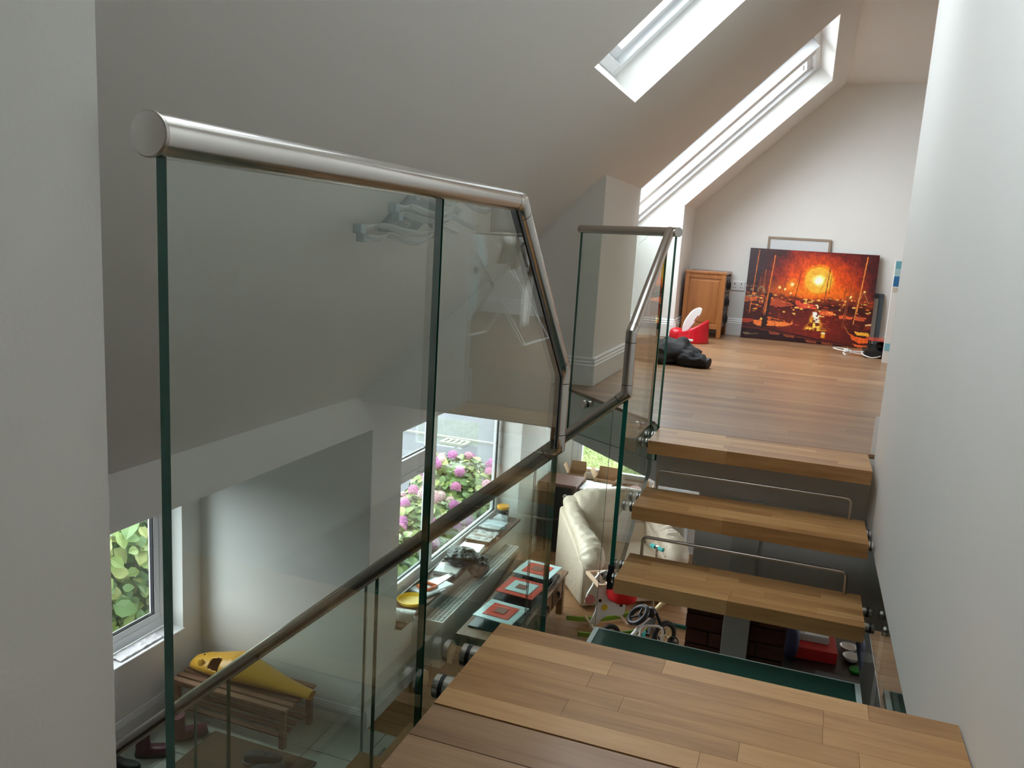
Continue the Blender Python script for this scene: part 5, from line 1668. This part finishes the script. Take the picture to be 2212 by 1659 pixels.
# red booster seat
po = thing('booster_seat', 'red plastic toddler seat with white tray back beside the chest', 'toddler seat', (-.91, 7.40, FL))
REDP = plain('red_gloss_plastic', (.62, .012, .025), .22)
def shell_(u, v):
    a = -2.6 + 5.2 * u
    h = .10 + .11 * (0.5 - .5 * math.cos(min(1, max(0, (u - .12) / .76)) * math.tau)) ** .7
    r = .155 - .012 * v
    return (-.92 + r * math.cos(a) * 1.0, 7.40 + r * math.sin(a), FL + h * v)
mk(MB().grid(shell_, 48, 8), 'shell', REDP, po, smooth='all', solid=.012, fix=False)
mk(MB().lathe([(.145, .0), (.15, .01), (.14, .055), (.10, .06)], (-.92, 7.40, FL), 36), 'seat_pan', REDP, po, smooth=True)
mk(MB().blob((-1.05, 7.38, FL + .06), (.06, .09, .06), (.7, .7)), 'front_horn', REDP, po, smooth='all')
def tray(u, v):
    s_ = (u - .5) * 2
    w = .10 * (1 - abs(s_) ** 3 * .75)
    e_ = (v - .5) * 2 * w * .42
    return (-.985 + .13 * u - .88 * e_, 7.345 + .05 * u - .2 * e_ - .02, FL + .085 + .225 * u + .47 * e_ + .02 * math.sin(u * 3.14))
mk(MB().grid(tray, 20, 8), 'tray', WHITE, po, smooth='all', solid=.014, fix=False)
mk(MB().prism([(-.90, 7.326, FL + .195), (-.872, 7.326, FL + .245), (-.862, 7.326, FL + .240), (-.89, 7.326, FL + .19)], (0, .004, 0)), 'slot', plain('rust_slot', (.35, .08, .02), .6), po)
mk(MB().box(-.93, -.88, 7.236, 7.244, FL + .022, FL + .042), 'badge', WHITE, po, bevel=.003)

# black jacket heap
jk = thing('jacket', 'crumpled black jacket dropped on the loft boards', 'jacket', (-.85, 5.95, FL))
JK = plain('black_nylon', (.010, .010, .011), .8, bump=.5, bscale=28)
mk(MB().blob((-.93, 6.00, FL + .065), (.24, .22, .10), (.9, .9), nu=56, nv=32, fn=lambda q, p: Vector((p.x * (1 + .25 * noise.noise(q * 2.1)), p.y * (1 + .25 * noise.noise(q * 2.1 + Vector((3, 0, 0)))), max(-.062, p.z * (1 + .5 * noise.noise(q * 3.1 + Vector((1, 1, 5)))))))), 'body', JK, jk, smooth='all')
mk(MB().blob((-.73, 5.86, FL + .05), (.15, .085, .06), (.85, .9), rot=(0, .15, -.35), nu=40, nv=24, fn=lambda q, p: Vector((p.x, p.y * (1 + .3 * noise.noise(q * 2.6)), max(-.048, p.z * (1 + .5 * noise.noise(q * 3.5)))))), 'sleeve', JK, jk, smooth='all')
mk(MB().tube([(-.60, 5.83, FL + .035), (-.585, 5.825, FL + .032)], .042, 16), 'cuff', BLACKM, jk, smooth=True)
mk(MB().box(-.735, -.725, 5.775, 5.782, FL + .05, FL + .072), 'zip_tag', STEELD, jk)

# ------------------------------------------------------------------ clothes airer behind the stair wall
ar = thing('clothes_airer', 'folding white clothes airer hung with pale laundry behind the stair wall', 'clothes airer', (1.08, 6.25, FL))
AW = plain('airer_tube', (.75, .75, .74), .35)
def A(x, y, z): return (x, y, FL + z)
b = MB()
for y in (5.95, 6.55):
    b.tube([A(.80, y, .01), A(1.34, y, .84)], .009, 8); b.tube([A(1.36, y, .01), A(.82, y, .84)], .009, 8)
    b.tube([A(.78, y, .84), A(1.40, y, .84)], .009, 8)
for x in (.80, 1.36):
    b.tube([A(x, 5.95, .01), A(x, 6.55, .01)], .009, 8)
mk(b, 'airer_leg', AW, ar, smooth=True)
b = MB()
for k in range(6):
    x = .80 + k * .116
    b.tube([A(x, 5.95, .84), A(x, 6.55, .84)], .005, 6)
mk(b, 'airer_rod', AW, ar, smooth=True)
def cloth(name, lab, x, y0, y1, zt, l1, l2, c, sd):
    def fn(u, v):
        s_ = (u - .38) / .62 if u > .38 else (u - .38) / .38
        L_ = l1 if s_ > 0 else l2
        y = y0 + (y1 - y0) * v
        zz = zt - abs(s_) ** 1.15 * L_
        xx = x + s_ * .05 + .022 * noise.noise(Vector((v * 5 + sd, u * 3, 0))) * abs(s_)
        return A(xx, y + .02 * noise.noise(Vector((u * 3, sd, 1))), zz + .01 * noise.noise(Vector((v * 6, sd, u))))
    o = mk(MB().grid(fn, 26, 16), name, c, smooth='all', fix=False, solid=.004)
    return tag(o, lab, 'laundry', 'laundry on the airer')
CW = plain('white_towel', (.80, .79, .75), .9, bump=.5, bscale=90)
CB = plain('pale_blue_towel', (.45, .58, .60), .9, bump=.5, bscale=90)
CG = plain('pale_grey_shirt', (.50, .56, .60), .9, bump=.3, bscale=60)
cloth('towel', 'long white towel hanging down the airer to the floor', .80, 5.98, 6.13, .855, .72, .30, CW, 1)
cloth('muslin', 'short white muslin folded over the airer rods', .92, 5.97, 6.22, .855, .28, .25, CW, 2)
cloth('baby_vest', 'crumpled white vest on the airer', 1.03, 6.0, 6.2, .855, .24, .24, CW, 3)
cloth('towel', 'long pale blue towel on the far side of the airer', 1.38, 6.0, 6.45, .855, .70, .3, CB, 4)
hb = thing('hanging_shirt', 'pale grey shirt on a hanger above the airer', 'shirt', (1.15, 6.6, FL + .86))
mk(MB().grid(lambda u, v: A(.86 + .52 * v, 6.62 + .03 * noise.noise(Vector((u * 3, v * 4, 0))), 1.28 - .42 * u - .10 * abs(v - .5) * (1 - u)), 16, 16), 'shirt', CG, hb, smooth='all', fix=False, solid=.006)
mk(MB().tube([A(.90, 6.625, 1.22), A(1.12, 6.625, 1.31), A(1.34, 6.625, 1.22)], .006, 6), 'hanger', BLACKM, hb)
mk(MB().tube([A(.84, 6.63, .84), A(.84, 6.63, 1.24), A(1.40, 6.63, 1.24), A(1.40, 6.63, .84)], .009, 8), 'hanging_frame', AW, ar, smooth='all')

# ------------------------------------------------------------------ ceiling light of wavy glass strips
cl = thing('ceiling_light', 'ceiling light of wavy frosted glass strips fixed to the sloping ceiling', 'ceiling light', RP(-1.44 / TX, 2.85, 0))
def CP(du, y, n):
    return RP(-1.44 / TX + du, y, -n)
b = MB()
b.hexa([CP(-.09, 2.70, 0), CP(.10, 2.70, 0), CP(.10, 2.98, 0), CP(-.09, 2.98, 0), CP(-.09, 2.70, .02), CP(.10, 2.70, .02), CP(.10, 2.98, .02), CP(-.09, 2.98, .02)])
mk(b, 'base_plate', plain('blue_grey_plate', (.26, .33, .35), .4), cl)
FG = plain('frosted_strip_glass', (.62, .66, .66), .25, alpha=.55)
for k, (du, y0, y1, ph) in enumerate([(-.115, 2.52, 3.15, .2), (-.055, 2.38, 3.25, 1.4), (.0, 2.60, 3.36, 2.6), (.05, 2.48, 3.10, .8), (.10, 2.62, 3.30, 3.4)]):
    fn = lambda u, v: CP(du + .03 + (v - .5) * .028 + .014 * math.sin(u * 9 + ph), y0 + (y1 - y0) * u, .055 + .012 * (k % 2) + .020 * math.sin(u * 11 + ph))
    mk(MB().grid(fn, 40, 3), 'glass_strip', FG, cl, smooth='all', fix=False, solid=.006)
    e0 = Vector(fn(0, .5))
    mk(MB().blob(e0, (.016, .016, .016), (.2, .2)), 'strip_end', MATS['blue_grey_plate'], cl)
for y in (2.74, 2.94):
    mk(MB().tube([CP(0, y, 0.02), CP(0, y, .07)], .008, 8), 'stud', STEEL, cl, smooth=True)
